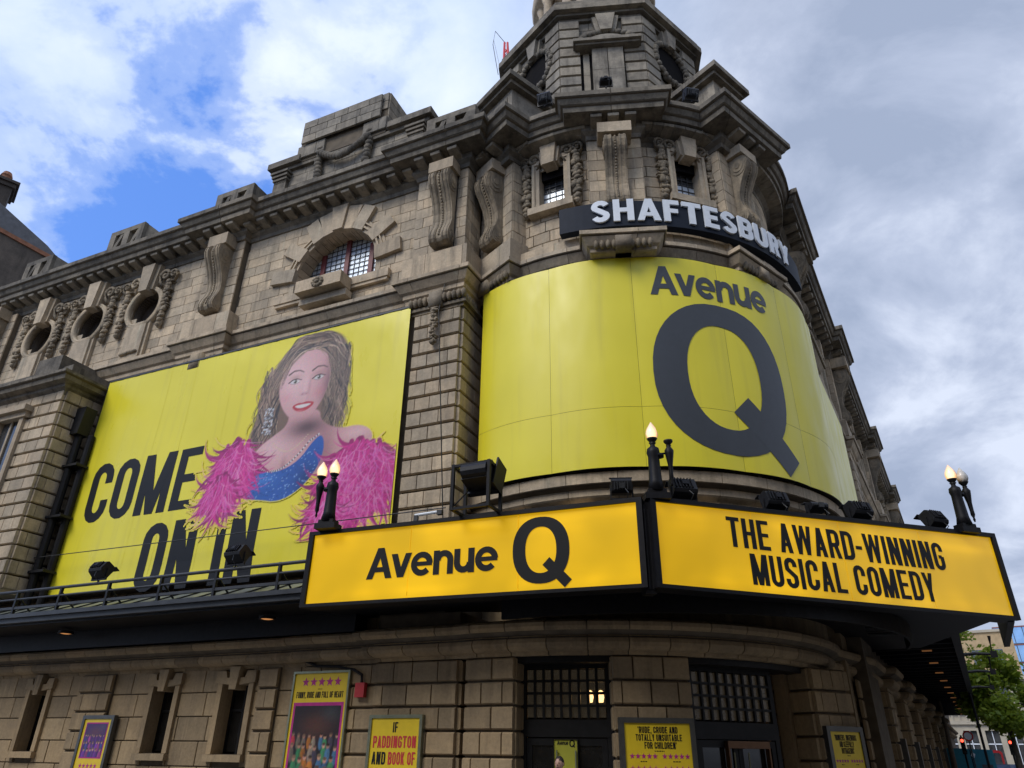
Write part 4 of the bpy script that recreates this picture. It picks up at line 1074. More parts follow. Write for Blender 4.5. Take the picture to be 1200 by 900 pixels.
dl_m, dl, dl_L = door_bay(203.2, 183.2, 9, 2.33, 3.33, 1)
dr_m, dr, dr_L = door_bay(166.2, 141.5, 9, 2.33, 3.33, 2)
b = B().box(.9, dr_L - .45, -.12, .02, 1.80, 1.94).box(.86, .9, -.12, 0, .1, 1.94).box(dr_L - .45, dr_L - .41, -.12, 0, .1, 1.94)
part(b, 'door_frame', 'bronze', dr, dr_m)
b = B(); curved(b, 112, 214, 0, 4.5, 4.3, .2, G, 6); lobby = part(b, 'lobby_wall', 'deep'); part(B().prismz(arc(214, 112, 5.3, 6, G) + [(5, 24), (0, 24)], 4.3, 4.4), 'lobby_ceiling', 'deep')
# lantern seen through the left transom
lt = thing('lobby_lantern', 'small lit lantern glowing behind the left transom grid', 'lantern', dl_m @ mov(dl_L - .42, .6, 2.78))
for sg in (-1, 1): B().lathe([(.05, -.1), (.075, 0), (.06, .12), (.02, .15)], 10, mov(sg * .12, 0, 0)).build('lantern_glass', M['warm'], lt, lt.matrix_world, True)
B().box(-.2, .2, -.01, .01, .16, .18).tube([(0, 0, .18), (0, 0, 1.1)], .012).build('lantern_rod', M['frame_brass'], lt, lt.matrix_world)

# --- right-hand facade -----------------------------------------------------------------
rw = B().box(25.4, 98, 2.65, 3.2, 0, 19.0).box(22.97, 25.4, 2.31, 3.2, 0, 19.0)
rwall = part(rw, 'wall', 'mortar', None, MR)
ashlar('stone', 'fine', 'tan', rwall, MR, 22.97, 25.4, 15.6, 18.86, 2.31, .41, .65, seed=71)
ashlar('stone', 'fine', 'tan', rwall, MR, 25.4, 70, 14.72, 18.86, 2.65, .41, .85, seed=72)
ashlar('rusticated_block', 'rustic', 'tan', rwall, MR, 23.0, 24.2, 5.5, 13.6, 2.31, .465, .56, .1, .012, vgap=.055, seed=73)
ashlar('rusticated_block', 'rustic', 'tan', rwall, MR, 29.6, 31.0, 5.5, 13.6, 2.5, .465, .56, .1, .012, vgap=.055, seed=74)
ashlar('stone', 'fine', 'tan', rwall, MR, 25.4, 60, 5.5, 13.6, 2.65, .45, .9, seed=75)
rsd = MR @ mov(22.97, 2.31, 0) @ Matrix.Rotation(R(-90), 4, 'Z')
ashlar('stone', 'fine', 'tan', rwall, rsd, -1.2, 0, 15.2, 18.86, .0, .41, .55, seed=76)
ashlar('ground_block', 'rustic', 'ground', rwall, MR, 22.5, 60, .1, 3.55, 2.62, .53, .8, .08, .016, vgap=.05, seed=77)
console(MR @ mov(24.1, 2.31, 15.72))
for c in (34.6, 48.1, 60.5, 73.5):
    pb = part(B().box(c - .95, c + .95, 2.32, 2.7, 5.2, 18.9), 'pilaster', 'mortar', None, MR)
    ashlar('stone', 'fine', 'tan', pb, MR, c - .95, c + .95, 15.6, 18.86, 2.32, .41, .9, .05, seed=int(c))
    ashlar('rusticated_block', 'rustic', 'tan', pb, MR, c - .95, c + .95, 5.5, 13.6, 2.32, .465, .6, .1, .012, vgap=.055, seed=int(c) + 1)
    ashlar('stone', 'fine', 'tan', pb, MR @ mov(c - .95, 2.32, 0) @ Matrix.Rotation(R(-90), 4, 'Z'), -.35, 0, 5.5, 18.86, 0, .46, .4, seed=2)
    console(MR @ mov(c, 2.31, 15.72)); part(B().box(c - .6, c + .6, 1.55, 2.3, 18.5, 19.0), 'console_block', 'tan', pb, MR)
for c in (28.4, 31.5, 37.7, 41.3, 44.9, 52.2, 56.6):
    w_ = part(B().box(c - .75, c + .75, 2.6, 2.7, 15.6, 17.9), 'window', 'pane_dim', None, MR)
    s_ = B().box(c - 1.0, c - .75, 2.45, 2.7, 15.3, 18.0).box(c + .75, c + 1.0, 2.45, 2.7, 15.3, 18.0).box(c - 1.0, c + 1.0, 2.4, 2.7, 17.9, 18.2).box(c - 1.1, c + 1.1, 2.3, 2.7, 15.1, 15.35)
    part(s_, 'window_surround', 'tan', w_, MR)
    part(B().prism([(c - .18, 17.8), (c + .18, 17.8), (c + .26, 18.7), (c - .26, 18.7)], 2.3, 2.7), 'keystone', 'tan', w_, MR)
for c in (27.9, 33.6, 40.4, 47.5, 56.0, 65.0):
    o = part(B().box(c - .73, c + .73, 2.34, 2.9, 0, 3.55), 'ground_pier', 'mortar', None, MR)
    ashlar('ground_block', 'rustic', 'ground', o, MR, c - .75, c + .75, .1, 3.55, 2.35, .53, .6, .1, .016, vgap=.05, seed=int(c))
    ashlar('ground_block', 'rustic', 'ground', o, MR @ mov(c - .73, 2.34, 0) @ Matrix.Rotation(R(-90), 4, 'Z'), -.3, 0, .1, 3.55, 0, .53, .4, .03, .016, vgap=.05, seed=4)
    part(B().box(c - .2, c + .2, 2.1, 2.35, .4, 2.2), 'poster_case', 'frame_metal', o, MR)
for c in (30.7, 37.0, 44.0): part(B().box(c - .8, c + .8, 2.55, 2.62, .1, 2.9), 'ground_window', 'deep', None, MR)
roof = part(B().box(22.5, 97.5, 3.0, 16, 20.0, 20.3), 'roof', 'slate', None, MR)
part(B().box(-34, -9.5, W0 + .55, W0 + 14, 20.05, 20.2), 'roof', 'slate', None, ML)

# --- projecting bay at the far left, above the canopy ----------------------------------
LPY = 14.10
o = part(B().box(-34.0, -23.64, LPY + .03, W0, 6.0, 12.95), 'side_bay', 'mortar', None, ML)
lh = [rect_hole(-26.6, -25.35, 9.1, 12.05)]
ashlar('rusticated_block', 'rustic', 'tan', o, ML, -34, -23.6, 6.0, 12.95, LPY + .03, .46, .62, .1, .014, lh, vgap=.05, seed=81)
ashlar('rusticated_block', 'rustic', 'tan', o, ML @ mov(-23.63, 0, 0) @ Matrix.Rotation(R(90), 4, 'Z'), LPY + .03, W0, 6.0, 12.95, 0, .46, .55, .1, .014, vgap=.05, seed=82)
wm = part(B().box(-26.6, -25.35, LPY - .0, LPY + .04, 9.1, 12.05), 'window', 'pane_dim', o, ML)
wsr = B().box(-25.4, -25.2, LPY - .18, LPY, 9.0, 12.1).box(-26.9, -26.5, LPY - .18, LPY, 9.0, 12.1).box(-27, -25.05, LPY - .25, LPY, 12.05, 12.25).box(-27, -24.95, LPY - .4, LPY, 12.25, 12.45).box(-27, -25.1, LPY - .3, LPY, 8.8, 9.05).box(-26.05, -25.95, LPY - .05, LPY, 9.05, 12.05)
part(wsr, 'window_surround', 'tan', wm, ML)
bay_path = [LW(34, LPY), LW(23.64, LPY), LW(23.64, W0)]
BCN = [(-.2, 12.7), (.04, 12.7), (.06, 12.85), (.2, 12.95), (.2, 13.05), (.42, 13.12), (.46, 13.28), (.55, 13.32), (.55, 13.42), (.1, 13.5), (-.2, 13.5)]
bc = part(core(bay_path, BCN), 'bay_cornice', 'mortar', o); moulding('cornice_stone', bay_path, BCN, M['dark'], bc, 1.1)
part(B().box(-34, -23.75, LPY + .05, W0, 13.45, 14.0).box(-25.6, -24.3, LPY - .1, W0, 13.5, 14.45), 'bay_parapet', 'dark', o, ML)
part(B().box(-34, -23.6, LPY - .12, W0, 5.9, 6.15), 'bay_base', 'tan', o, ML)
flush_stones(th)

# ------------------------------------------------------------------ rainwater pipe, cable, wire
dp = thing('drainpipe', 'black drainpipe with hopper head beside the large flat banner', 'drainpipe', ML @ mov(-23.35, 14.9, 5.4))
dm = dp.matrix_world
B().prism([(-.2, 6.0), (.2, 6.0), (.3, 7.0), (-.3, 7.0)], -.25, .2).build('hopper', M['blackm'], dp, dm)
B().tube([(0, 0, 0), (0, 0, 6.2)], .13, 10).tube([(.38, .2, 0), (.38, .2, 6.0)], .12, 10).build('pipe', M['black'], dp, dm)
for z in (1.2, 3.0, 4.8): B().box(-.2, .55, -.16, .3, z, z + .08).build('bracket', M['blackm'], dp, dm)
P_ = FT(231, 7.35, 19.9) @ Vector((.2, 0, 0)); Q_ = ML @ Vector((-8.5, 15.0, 6.3))
cb_ = B(); k0 = Vector((P_.x, P_.y, 19.9))
cb_.tube([k0, (k0.x - .05, k0.y + .0, 15.5), (k0.x - .35, k0.y - .1, 13.2), (Q_.x, Q_.y, 6.3)], .016, 6)
tag(cb_.build('cable', M['black']), 'thin black cable hanging down the corner beside the rusticated pier', 'cable')
tag(B().tube([(-34, 14.75, 7.25), (-23, 14.8, 7.1), (-16, 14.8, 7.05), (-8.4, 14.85, 7.02)], .014, 6).build('tension_wire', M['gutter'], None, ML), 'thin wire stretched across the lower part of the large flat banner', 'wire')

# ------------------------------------------------------------------ large flat banner on the left facade
BY = 15.22
bn = thing('wall_banner', 'large flat yellow banner with a pink feathered performer and black lettering', 'banner', ML @ mov(-16.6, BY, 6.15))
def bwave(x, z):
    k = max(0.0, min(1.0, (x + 23.05) / .6, (-10.2 - x) / .6, (z - 5.95) / .5, (13.62 - z) / .5))
    return k * (.022 * math.sin(x * 1.1 + z * .3) + .014 * math.sin(z * 1.3 + x * .7))
sh = B(); nx, nz = 78, 40; X0, X1, Z0, Z1 = -23.05, -10.2, 5.95, 13.62
rnd = random.Random(12)
for j in range(nz + 1):
    for i in range(nx + 1):
        x = X0 + (X1 - X0) * i / nx; z = Z0 + (Z1 - Z0) * j / nz + (0.0 if j < nz else .03 * math.sin(i * 1.3))
        y = BY + bwave(x, z)
        sh.v.append((x, y, z))
sh.f = [(j * (nx + 1) + i, j * (nx + 1) + i + 1, (j + 1) * (nx + 1) + i + 1, (j + 1) * (nx + 1) + i) for j in range(nz) for i in range(nx)]
sheet = sh.build('banner_sheet', M['yellowL'], bn, ML, True)
for x in (-19.9, -18.7, -16.9):
    b = B(); zs_ = [Z0 + (Z1 - Z0) * i / 24 for i in range(25)]
    for z in zs_: b.v += [(x - .006, BY + bwave(x, z) - .003, z), (x + .006, BY + bwave(x, z) - .004, z)]
    b.f = [(2 * i, 2 * i + 1, 2 * i + 3, 2 * i + 2) for i in range(24)]; b.build('seam', M['yellow'], sheet, ML)
B().box(X0, X1, BY - .02, BY + .06, Z1 + .0, Z1 + .06).box(X0 - .06, X0, BY - .0, BY + .4, Z0, Z1).box(X0, X1, BY + .03, BY + .4, Z0 - .06, Z0).build('banner_frame', M['gutter'], bn, ML)
fm = lambda x, z, e: tuple(ML @ Vector((x, BY + bwave(x, z) - .006 - e, z)))
letters(bn, 'COME', cond, -22.36, -17.52, 8.2, 10.26, M['ink'], fm, gap=.085, t=.155, w=.46, sub_n=8)
letters(bn, 'ON IN', cond, -19.20, -14.66, 5.76, 7.86, M['ink'], fm, gap=.085, t=.155, w=.44, sub_n=8)

# printed performer: a generic singer in a pink feather boa, printed on the sheet (a picture made cell by cell)
def pcol(name, c, v=.15, s=3): M[name] = plain(name, c, .42, var=v, scale=s, bump=0)
def print_mat():
    m, t, b = new_mat('photo_print'); a = N('ShaderNodeVertexColor', t); a.layer_name = 'print'
    t.links.new(a.outputs[0], b.inputs['Base Color']); b.inputs['Roughness'].default_value = .36; return m
M['print'] = print_mat()
class Paint:
    def __init__(s, x0, x1, z0, z1, cell, bg, seed):
        s.x0, s.z0, s.c = x0, z0, cell; s.w = int((x1 - x0) / cell) + 1; s.h = int((z1 - z0) / cell) + 1
        s.X, s.Z = np.meshgrid(x0 + np.arange(s.w) * cell, z0 + np.arange(s.h) * cell)
        s.img = np.zeros((s.h, s.w, 3)) + np.array(bg); s.a = np.zeros((s.h, s.w)); s.r = np.random.RandomState(seed)
    def over(s, mask, col, cover=True):
        mask = np.clip(mask, 0, 1); s.img = s.img * (1 - mask[..., None]) + np.array(col) * mask[..., None]
        if cover: s.a = np.maximum(s.a, mask)
    def mul(s, mask, k): s.img = s.img * (1 - np.clip(mask, 0, 1)[..., None] * (1 - np.array(k)))
    def ell(s, x, z, rx, rz, soft=.06, rot=0):
        c, q = math.cos(R(rot)), math.sin(R(rot)); dx, dz = s.X - x, s.Z - z
        d = np.sqrt(((dx * c + dz * q) / rx) ** 2 + ((-dx * q + dz * c) / rz) ** 2); return np.clip((1 - d) / (soft / min(rx, rz)) + .5, 0, 1)
    def glow(s, x, z, rx, rz): return np.exp(-(((s.X - x) / rx) ** 2 + ((s.Z - z) / rz) ** 2))
    def poly(s, pts, soft=.04):
        pts = smooth_poly(pts); ins = np.zeros(s.X.shape, bool); dm = np.full(s.X.shape, 9.0)
        for (ax, az_), (bx, bz) in zip(pts, pts[1:] + pts[:1]):
            cr = ((az_ > s.Z) != (bz > s.Z)) & (s.X < (bx - ax) * (s.Z - az_) / ((bz - az_) if abs(bz - az_) > 1e-9 else 1e-9) + ax); ins ^= cr
            L2 = (bx - ax) ** 2 + (bz - az_) ** 2 + 1e-12; t = np.clip(((s.X - ax) * (bx - ax) + (s.Z - az_) * (bz - az_)) / L2, 0, 1)
            dm = np.minimum(dm, np.hypot(s.X - ax - t * (bx - ax), s.Z - az_ - t * (bz - az_)))
        return np.clip(np.where(ins, dm, -dm) / soft + .5, 0, 1)
    def strand(s, pts, w0, w1, col, op):
        pts = np.array(pts); n = len(pts); seg = max(2, int(np.abs(np.diff(pts, axis=0)).sum() / s.c))
        for k in range(seg + 1):
            t = k / seg * (n - 1); i = min(int(t), n - 2); p = pts[i] + (pts[i + 1] - pts[i]) * (t - i); r = (w0 + (w1 - w0) * k / seg) / s.c
            fx, fz = (p[0] - s.x0) / s.c, (p[1] - s.z0) / s.c; R_ = int(r + 1.5); xi, zi = int(round(fx)), int(round(fz))
            xa, xb, za, zb = max(0, xi - R_), min(s.w, xi + R_ + 1), max(0, zi - R_), min(s.h, zi + R_ + 1)
            if xa >= xb or za >= zb: continue
            gx, gz = np.meshgrid(np.arange(xa, xb) - fx, np.arange(za, zb) - fz); m = np.clip(r + .5 - np.hypot(gx, gz), 0, 1) * op
            s.img[za:zb, xa:xb] = s.img[za:zb, xa:xb] * (1 - m[..., None]) + np.array(col) * m[..., None]; s.a[za:zb, xa:xb] = np.maximum(s.a[za:zb, xa:xb], m)
    def build(s, name, parent, mapf):
        keep = s.a > .04; idx = -np.ones(s.a.shape, int); fs = []
        q = keep[:-1, :-1] | keep[1:, :-1] | keep[:-1, 1:] | keep[1:, 1:]; vm = np.zeros(s.a.shape, bool); vm[:-1, :-1] |= q; vm[1:, :-1] |= q; vm[:-1, 1:] |= q; vm[1:, 1:] |= q
        idx[vm] = np.arange(vm.sum()); zs, xs = np.nonzero(q)
        fs = np.stack([idx[zs, xs], idx[zs, xs + 1], idx[zs + 1, xs + 1], idx[zs + 1, xs]], 1).tolist()
        vs = [mapf(x, z, 0) for x, z in zip(s.X[vm], s.Z[vm])]; me = bpy.data.meshes.new(name); me.from_pydata(vs, [], fs)
        at = me.color_attributes.new('print', 'FLOAT_COLOR', 'POINT'); col = np.ones((vm.sum(), 4)); col[:, :3] = s.img[vm]; at.data.foreach_set('color', col.ravel()); me.update()
        return link(name, me, M['print'], parent)
def smooth_poly(pts, it=2):
    for _ in range(it):
        q = []
        for i in range(len(pts)):
            a, b = pts[i], pts[(i + 1) % len(pts)]
            q += [(a[0] * .75 + b[0] * .25, a[1] * .75 + b[1] * .25), (a[0] * .25 + b[0] * .75, a[1] * .25 + b[1] * .75)]
        pts = q
    return pts
PT = Paint(-18.0, -10.24, 6.7, 13.58, .026, (.80, .70, .03), 5); rs = PT.r
SK, SKD, SKL = (.60, .33, .33), (.30, .13, .15), (.78, .52, .52)
HB, HL, HD = (.19, .12, .08), (.60, .44, .31), (.04, .03, .026)
def hair_strands(n, kind):
    for i in range(n):
        k = rs.rand(); ph = rs.rand() * 6.3; am = rs.uniform(.07, .16)
        if kind == 'fall':
            left = rs.rand() < .55
            x, z = (rs.uniform(-15.35, -14.75), rs.uniform(10.9, 12.6)) if left else (rs.uniform(-12.95, -12.3), rs.uniform(10.9, 12.9))
            L = rs.randint(10, 20); dx = rs.uniform(-.025, .008) if left else rs.uniform(-.006, .022)
            pts = [(x + dx * j + am * math.sin(ph + j * .55), z - j * .12) for j in range(L)]
        else:
            ax, az_ = -13.7 + rs.uniform(-.35, .35), rs.uniform(12.95, 13.5); left = rs.rand() < .55
            ex, ez = (rs.uniform(-15.2, -14.7), rs.uniform(11.7, 12.6)) if left else (rs.uniform(-12.85, -12.35), rs.uniform(11.6, 12.6))
            pts = [(ax + (ex - ax) * (j / 11) ** .75 + .04 * math.sin(ph + j), az_ + (ez - az_) * (j / 11) ** 2.0 + .10 * math.sin(PI * j / 11)) for j in range(12)]
        lit = .5 + .5 * math.sin(ph * 2 + pts[0][0] * 3); c = np.array(HB) * (1 - lit * k) + np.array(HL) * lit * k
        if rs.rand() < .3: c = np.array(HD)
        if pts[-1][0] > -13.2 and rs.rand() < .55: c = c * .45
        PT.strand(pts, rs.uniform(.012, .034), .006, c, rs.uniform(.5, .95))
PT.over(PT.poly([(-15.0, 12.7), (-14.5, 13.25), (-13.6, 13.5), (-12.8, 13.4), (-12.35, 12.9), (-12.25, 12.2), (-12.1, 11.5), (-12.25, 10.9), (-12.15, 10.3), (-12.7, 9.9), (-14.6, 9.9), (-15.2, 9.7), (-15.6, 9.9), (-15.65, 10.4), (-15.45, 10.9), (-15.5, 11.5), (-15.2, 12.1)], .12), HB)
hair_strands(620, 'fall')
def skin(mask, lx, lz, rx, rz):
    PT.over(mask, SK); PT.over(mask * PT.glow(lx, lz, rx, rz) * .75, SKL)
# neck, shoulders and the raised arm
body = PT.poly([(-15.3, 9.75), (-14.7, 10.1), (-14.25, 10.35), (-14.2, 10.8), (-13.1, 10.8), (-13.0, 10.3), (-12.3, 9.95), (-11.5, 9.98), (-11.0, 9.6), (-11.2, 9.1), (-12.4, 8.85), (-13.2, 8.6), (-14.2, 8.1), (-15.1, 8.3), (-15.6, 9.0)], .05)
skin(body, -14.7, 9.7, .9, .6); PT.over(body * PT.glow(-11.6, 9.75, .55, .2) * .6, SKL)
PT.over(body * PT.glow(-13.45, 10.2, .75, .33) * .95, (.10, .055, .06)); PT.over(body * PT.glow(-12.75, 9.3, .35, .8) * .75, SKD); PT.over(body * PT.glow(-14.15, 8.95, .10, .35) * .6, SKD)
top = PT.poly([(-15.65, 9.1), (-15.35, 9.3), (-15.0, 9.02), (-14.3, 8.88), (-13.6, 9.15), (-13.15, 9.75), (-12.85, 9.9), (-12.72, 9.4), (-12.9, 8.8), (-13.4, 8.25), (-14.1, 7.95), (-14.8, 8.1), (-15.5, 8.2), (-15.75, 8.6)], .035)
PT.over(top, (.02, .10, .40)); PT.over(top * PT.glow(-14.9, 8.75, .5, .25) * .7, (.06, .22, .62)); PT.over(top * PT.glow(-13.2, 8.5, .45, .5) * .75, (.008, .022, .10))
for i in range(420):
    x, z = rs.uniform(-15.6, -12.9), rs.uniform(8.0, 9.6)
    if top[int((z - PT.z0) / PT.c), int((x - PT.x0) / PT.c)] > .6: PT.strand([(x, z), (x + .02, z)], .012, .012, (.25, .42, .78) if rs.rand() < .4 else (.01, .05, .22), .7)
for i in range(60):
    t = i / 59; PT.strand([(-15.35 + 2.35 * t, 9.28 - .42 * math.sin(PI * min(1, t * 1.15)) + .62 * t ** 2.2)] * 2, .022, .022, (.72, .72, .74) if i % 2 else (.05, .05, .08), .9)
for i in range(26):                                          # thin necklace
    t = i / 25; PT.strand([(-14.75 + 1.35 * t, 9.95 - .42 * math.sin(PI * t))] * 2, .013, .013, (.66, .56, .34), .8)
# face: turned a little to the viewer's right, lit from the left
face = PT.poly([(-14.7, 12.5), (-14.2, 12.95), (-13.5, 12.95), (-12.95, 12.5), (-12.88, 11.8), (-13.02, 11.1), (-13.35, 10.6), (-13.75, 10.4), (-14.15, 10.55), (-14.6, 11.05), (-14.82, 11.7)], .05)
skin(face, -14.25, 11.9, .62, .9)
PT.over(face * PT.glow(-12.85, 11.5, .32, 1.3) * .9, (.17, .08, .09)); PT.over(face * PT.glow(-13.6, 10.42, .6, .16) * .6, SKD); PT.over(face * PT.glow(-14.45, 11.35, .22, .18) * .35, (.66, .24, .28)); PT.over(face * PT.glow(-13.2, 11.35, .2, .17) * .35, (.55, .17, .2))
PT.over(face * PT.glow(-13.78, 11.62, .09, .4) * .45, SKL); PT.over(face * PT.glow(-13.63, 11.6, .05, .3) * .35, SKD); PT.over(PT.ell(-13.80, 11.38, .12, .055, .06) * .35, SKD); PT.over(PT.ell(-13.86, 11.37, .03, .018, .03) * .7, SKD); PT.over(PT.ell(-13.70, 11.37, .03, .018, .03) * .7, SKD)
for x, k in ((-14.22, 1), (-13.33, .85)):
    PT.over(PT.glow(x, 12.02, .24, .12) * face * .55, (.36, .20, .17))
    PT.over(PT.poly([(x - .2, 11.86), (x - .05, 11.95), (x + .1, 11.94), (x + .2, 11.87), (x + .06, 11.79), (x - .09, 11.79)], .03), np.array((.66, .62, .60)) * k); PT.over(PT.ell(x + .01, 11.875, .062, .07, .03), (.10, .075, .05)); PT.over(PT.ell(x + .01, 11.875, .028, .032, .02), (.01, .01, .01)); PT.strand([(x - .02, 11.90)] * 2, .012, .012, (.9, .9, .9), .9)
    PT.strand([(x - .24, 11.86), (x - .1, 11.95), (x + .06, 11.965), (x + .24, 11.90)], .022, .014, (.03, .02, .02), .95); PT.strand([(x - .17, 11.82), (x, 11.775), (x + .17, 11.83)], .010, .008, (.15, .08, .07), .7)
    PT.strand([(x - .28, 12.16), (x - .1, 12.27), (x + .12, 12.26), (x + .28, 12.17)], .032, .016, (.10, .065, .05), .85)
mouth = PT.poly([(-14.2, 11.0), (-13.95, 11.09), (-13.8, 11.06), (-13.64, 11.1), (-13.3, 11.02), (-13.5, 10.82), (-13.78, 10.75), (-14.02, 10.82)], .03); PT.over(mouth, (.46, .03, .045)); PT.over(PT.poly([(-14.08, 11.0), (-13.8, 11.015), (-13.42, 11.0), (-13.58, 10.92), (-13.8, 10.885), (-13.98, 10.92)], .03), (.70, .66, .63)); PT.over(PT.glow(-13.85, 10.80, .16, .03) * mouth * .5, (.75, .30, .32))
hair_strands(420, 'fringe')
for i in range(120):
    x = rs.uniform(-15.2, -14.85); z = rs.uniform(10.2, 11.1); PT.strand([(x, z)] * 2, .022, .022, [(.62, .62, .64), (.12, .12, .13), (.34, .34, .36)][rs.randint(3)], .85)
# boa plumes
def boa(cx_, cz_, rx, rz, n_, spread):
    for ps in range(3):
        for i in range(n_):
            a = rs.rand() * 2 * PI; q = math.sqrt(rs.rand()) * (.92 if ps else 1.0); x, z = cx_ + rx * q * math.cos(a), cz_ + rz * q * math.sin(a)
            d = R(-92 + rs.randn() * spread + (x - cx_) / rx * 38); L = rs.uniform(.35, 1.05); cv = rs.uniform(-1.1, 1.1)
            pts = [(min(-10.27, x + L * j / 6 * math.cos(d + cv * j / 6)), z + L * j / 6 * math.sin(d + cv * j / 6)) for j in range(7)]
            if ps == 0: c = np.array((.34, .01, .14)) * rs.uniform(.6, 1.2); w_ = rs.uniform(.05, .10); op = .8
            elif ps == 1: c = np.array((.62, .025, .26)) * rs.uniform(.75, 1.1); w_ = rs.uniform(.025, .06); op = .6
            else: c = np.array([(.78, .10, .40), (.70, .16, .50), (.82, .30, .56), (.60, .03, .25)][rs.randint(4)]); w_ = rs.uniform(.010, .022); op = .55
            PT.strand(pts, w_, .006, c, op)
boa(-16.05, 9.25, .8, 1.0, 170, 22); boa(-16.45, 8.55, .55, .6, 80, 18); boa(-11.45, 8.4, 1.2, 1.15, 360, 32); boa(-12.45, 7.6, .4, .6, 80, 18)
PT.over(PT.glow(-11.0, 7.9, .9, 1.2) * (PT.a > .5) * .18, (.16, .0, .08))
PT.img *= (1 + .06 * rs.randn(*PT.img.shape))
fig = PT.build('printed_performer', bn, lambda x, z, e: tuple(ML @ Vector((x, BY + bwave(x, z) - .018, z))))

# ------------------------------------------------------------------ curved banner round the tower
DB0, DB1, DZ0, DZ1, DR = 225.6, 92.0, 7.78, 13.98, 6.5
cbn = thing('curved_banner', 'tall yellow banner curving round the corner tower with dark slate lettering', 'banner', FT(186, DR, DZ0))
edges = [225.6, 204.9, 184.4, 162.6, 142.8, 121.0, 100.0]
def bulge(az):
    for a, b_ in zip(edges[:-1], edges[1:]):
        if b_ <= az <= a: return .05 * math.sin(PI * (az - b_) / (a - b_))
    return 0.0
for i, (a, b_) in enumerate(zip(edges[:-1], edges[1:])):
    for za, zb in ((DZ0, 9.366), (9.374, DZ1)):
        p = B(); n_ = 20
        for j in range(n_ + 1):
            az = a + (b_ - a) * j / n_ ; r = DR + bulge(az); az += (-.03 if j == 0 else .03 if j == n_ else 0)
            for z in (za, (za + zb) / 2, zb): x, y = pol(az, r); p.v.append((x, y, z))
        p.f = [(j * 3 + k, (j + 1) * 3 + k, (j + 1) * 3 + k + 1, j * 3 + k + 1) for j in range(n_) for k in range(2)]
        p.build('banner_panel', M['yellow'], cbn, None, True)
hem = B(); P, O = offs(arc(225.5, 100.1, DR - .06, 2)); sweep(hem, P, O, [(-.04, DZ1 - .05), (.04, DZ1 - .05), (.04, DZ1 - .005), (-.04, DZ1 - .005)]); sweep(hem, P, O, [(-.05, DZ0 + .01), (.05, DZ0 + .01), (.05, DZ0 + .1), (-.05, DZ0 + .1)])
hem.build('banner_rail', M['gutter'], cbn)
st_ = B()
for a in range(100, 226, 9):
    for z in (DZ0 + .06, DZ1 - .04):
        A_, B_ = pol(a, 5.8), pol(a, DR - .05); st_.tube([(*A_, z), (*B_, z)], .03, 6)
st_.build('banner_strut', M['gutter'], cbn)
LR = DR + .03
def cylb(az0):
    def f(x, z, e):
        az = az0 - math.degrees(x / LR); r = DR + bulge(az) + .012 + e; return (T[0] + r * math.sin(R(az)), T[1] + r * math.cos(R(az)), z)
    return f
def polyfit(parent, polys, mapf, mat, name):
    b = B(); lv = levels(polys)
    for i, q in enumerate(polys): b.add([mapf(x, z, .0015 * (i >= len(polys) - TAILN)) for x, z in q], [tuple(range(len(q)))])
    me = b.mesh(name, True, False); bm = bmesh.new(); bm.from_mesh(me); bmesh.ops.remove_doubles(bm, verts=bm.verts, dist=.0004); bm.to_mesh(me); bm.free()
    return link(name, me, mat, parent)
TAILN = 1
letters(cbn, 'Avenue', grot, 0, R(180.2 - 147.9) * LR, 12.72, 13.66, M['slate_ink'], cylb(180.2), gap=.012, t=.205, sub_n=5)
qs, qw = logo_q()
QX0, QZ0, QW, QH = R(180.2 - 181.25) * LR, 8.17, R(181.25 - 147.2) * LR, 12.56 - 8.17
TAILN = 40; polyfit(cbn, [[(QX0 + a / qw * QW, QZ0 + c * QH) for a, c in q] for q in cut(qs[:-1], 6) + cut(cut(qs[-1:], 10), 4)], cylb(180.2), M['slate_ink'], 'letter'); TAILN = 1

# flat banner on the right-hand facade
rb = thing('side_banner', 'narrow yellow banner with pale margin on the right facade behind the curved one', 'banner', MR @ mov(27, 2.0, 7.6))
B().box(23.24, 29.4, 2.06, 2.1, 7.4, 13.55).build('banner_sheet', M['yellow'], rb, MR)
B().box(22.98, 23.24, 2.06, 2.1, 7.4, 13.55).build('banner_margin', M['white'], rb, MR)
d_ = B()
for i in range(26): d_.box(23.05, 23.09, 2.05, 2.06, 7.5 + i * .23, 7.58 + i * .23)
d_.build('eyelet', M['gutter'], rb, MR)

# ------------------------------------------------------------------ name fascia round the tower
sg = thing('name_fascia', 'dark navy curved fascia with raised white capital letters above the curved banner', 'sign', FT(186, 6.62, 15.05))
p = B(); P, O = offs(arc(201.5, 122, 6.58, 2)); sweep(p, P, O, [(-.22, 15.05), (.03, 15.05), (.03, 15.96), (-.22, 15.96)]); p.build('fascia_band', M['navy'], sg)
def bold(ch, t=.225, w=.70):
    h = t / 2
    if ch == 'S':
        l, r, b, u, c = h, w - .06 - h, h * .9, 1 - h * .9, (w - .06) / 2; rx = (r - l) / 2; rz = .25 - h * .45
        return stroke(arcp(c, u - rz, rx, rz, 20, 180, 8) + [(l + .02, .64), (c, .5), (r - .02, .36)] + arcp(c, b + rz, rx, rz, 0, -160, 8), t * .92), w - .06
    if ch == 'A':
        W = w * 1.14; return diag(h * .95, 0, W / 2, 1, h * 1.02) + diag(W - h * .95, 0, W / 2, 1, h * 1.02) + bar(W * .25, W * .75, .2, .2 + t * .7), W
    if ch == 'Y':
        W = w * 1.05; return diag(W / 2, .36, h, 1, h) + diag(W / 2, .36, W - h, 1, h) + bar(W / 2 - h, W / 2 + h, 0, .42), W
    if ch == 'B': return cond('B', t * .95, w * .92)
    return cond(ch, t, w * (.86 if ch in 'EFR' else 1))
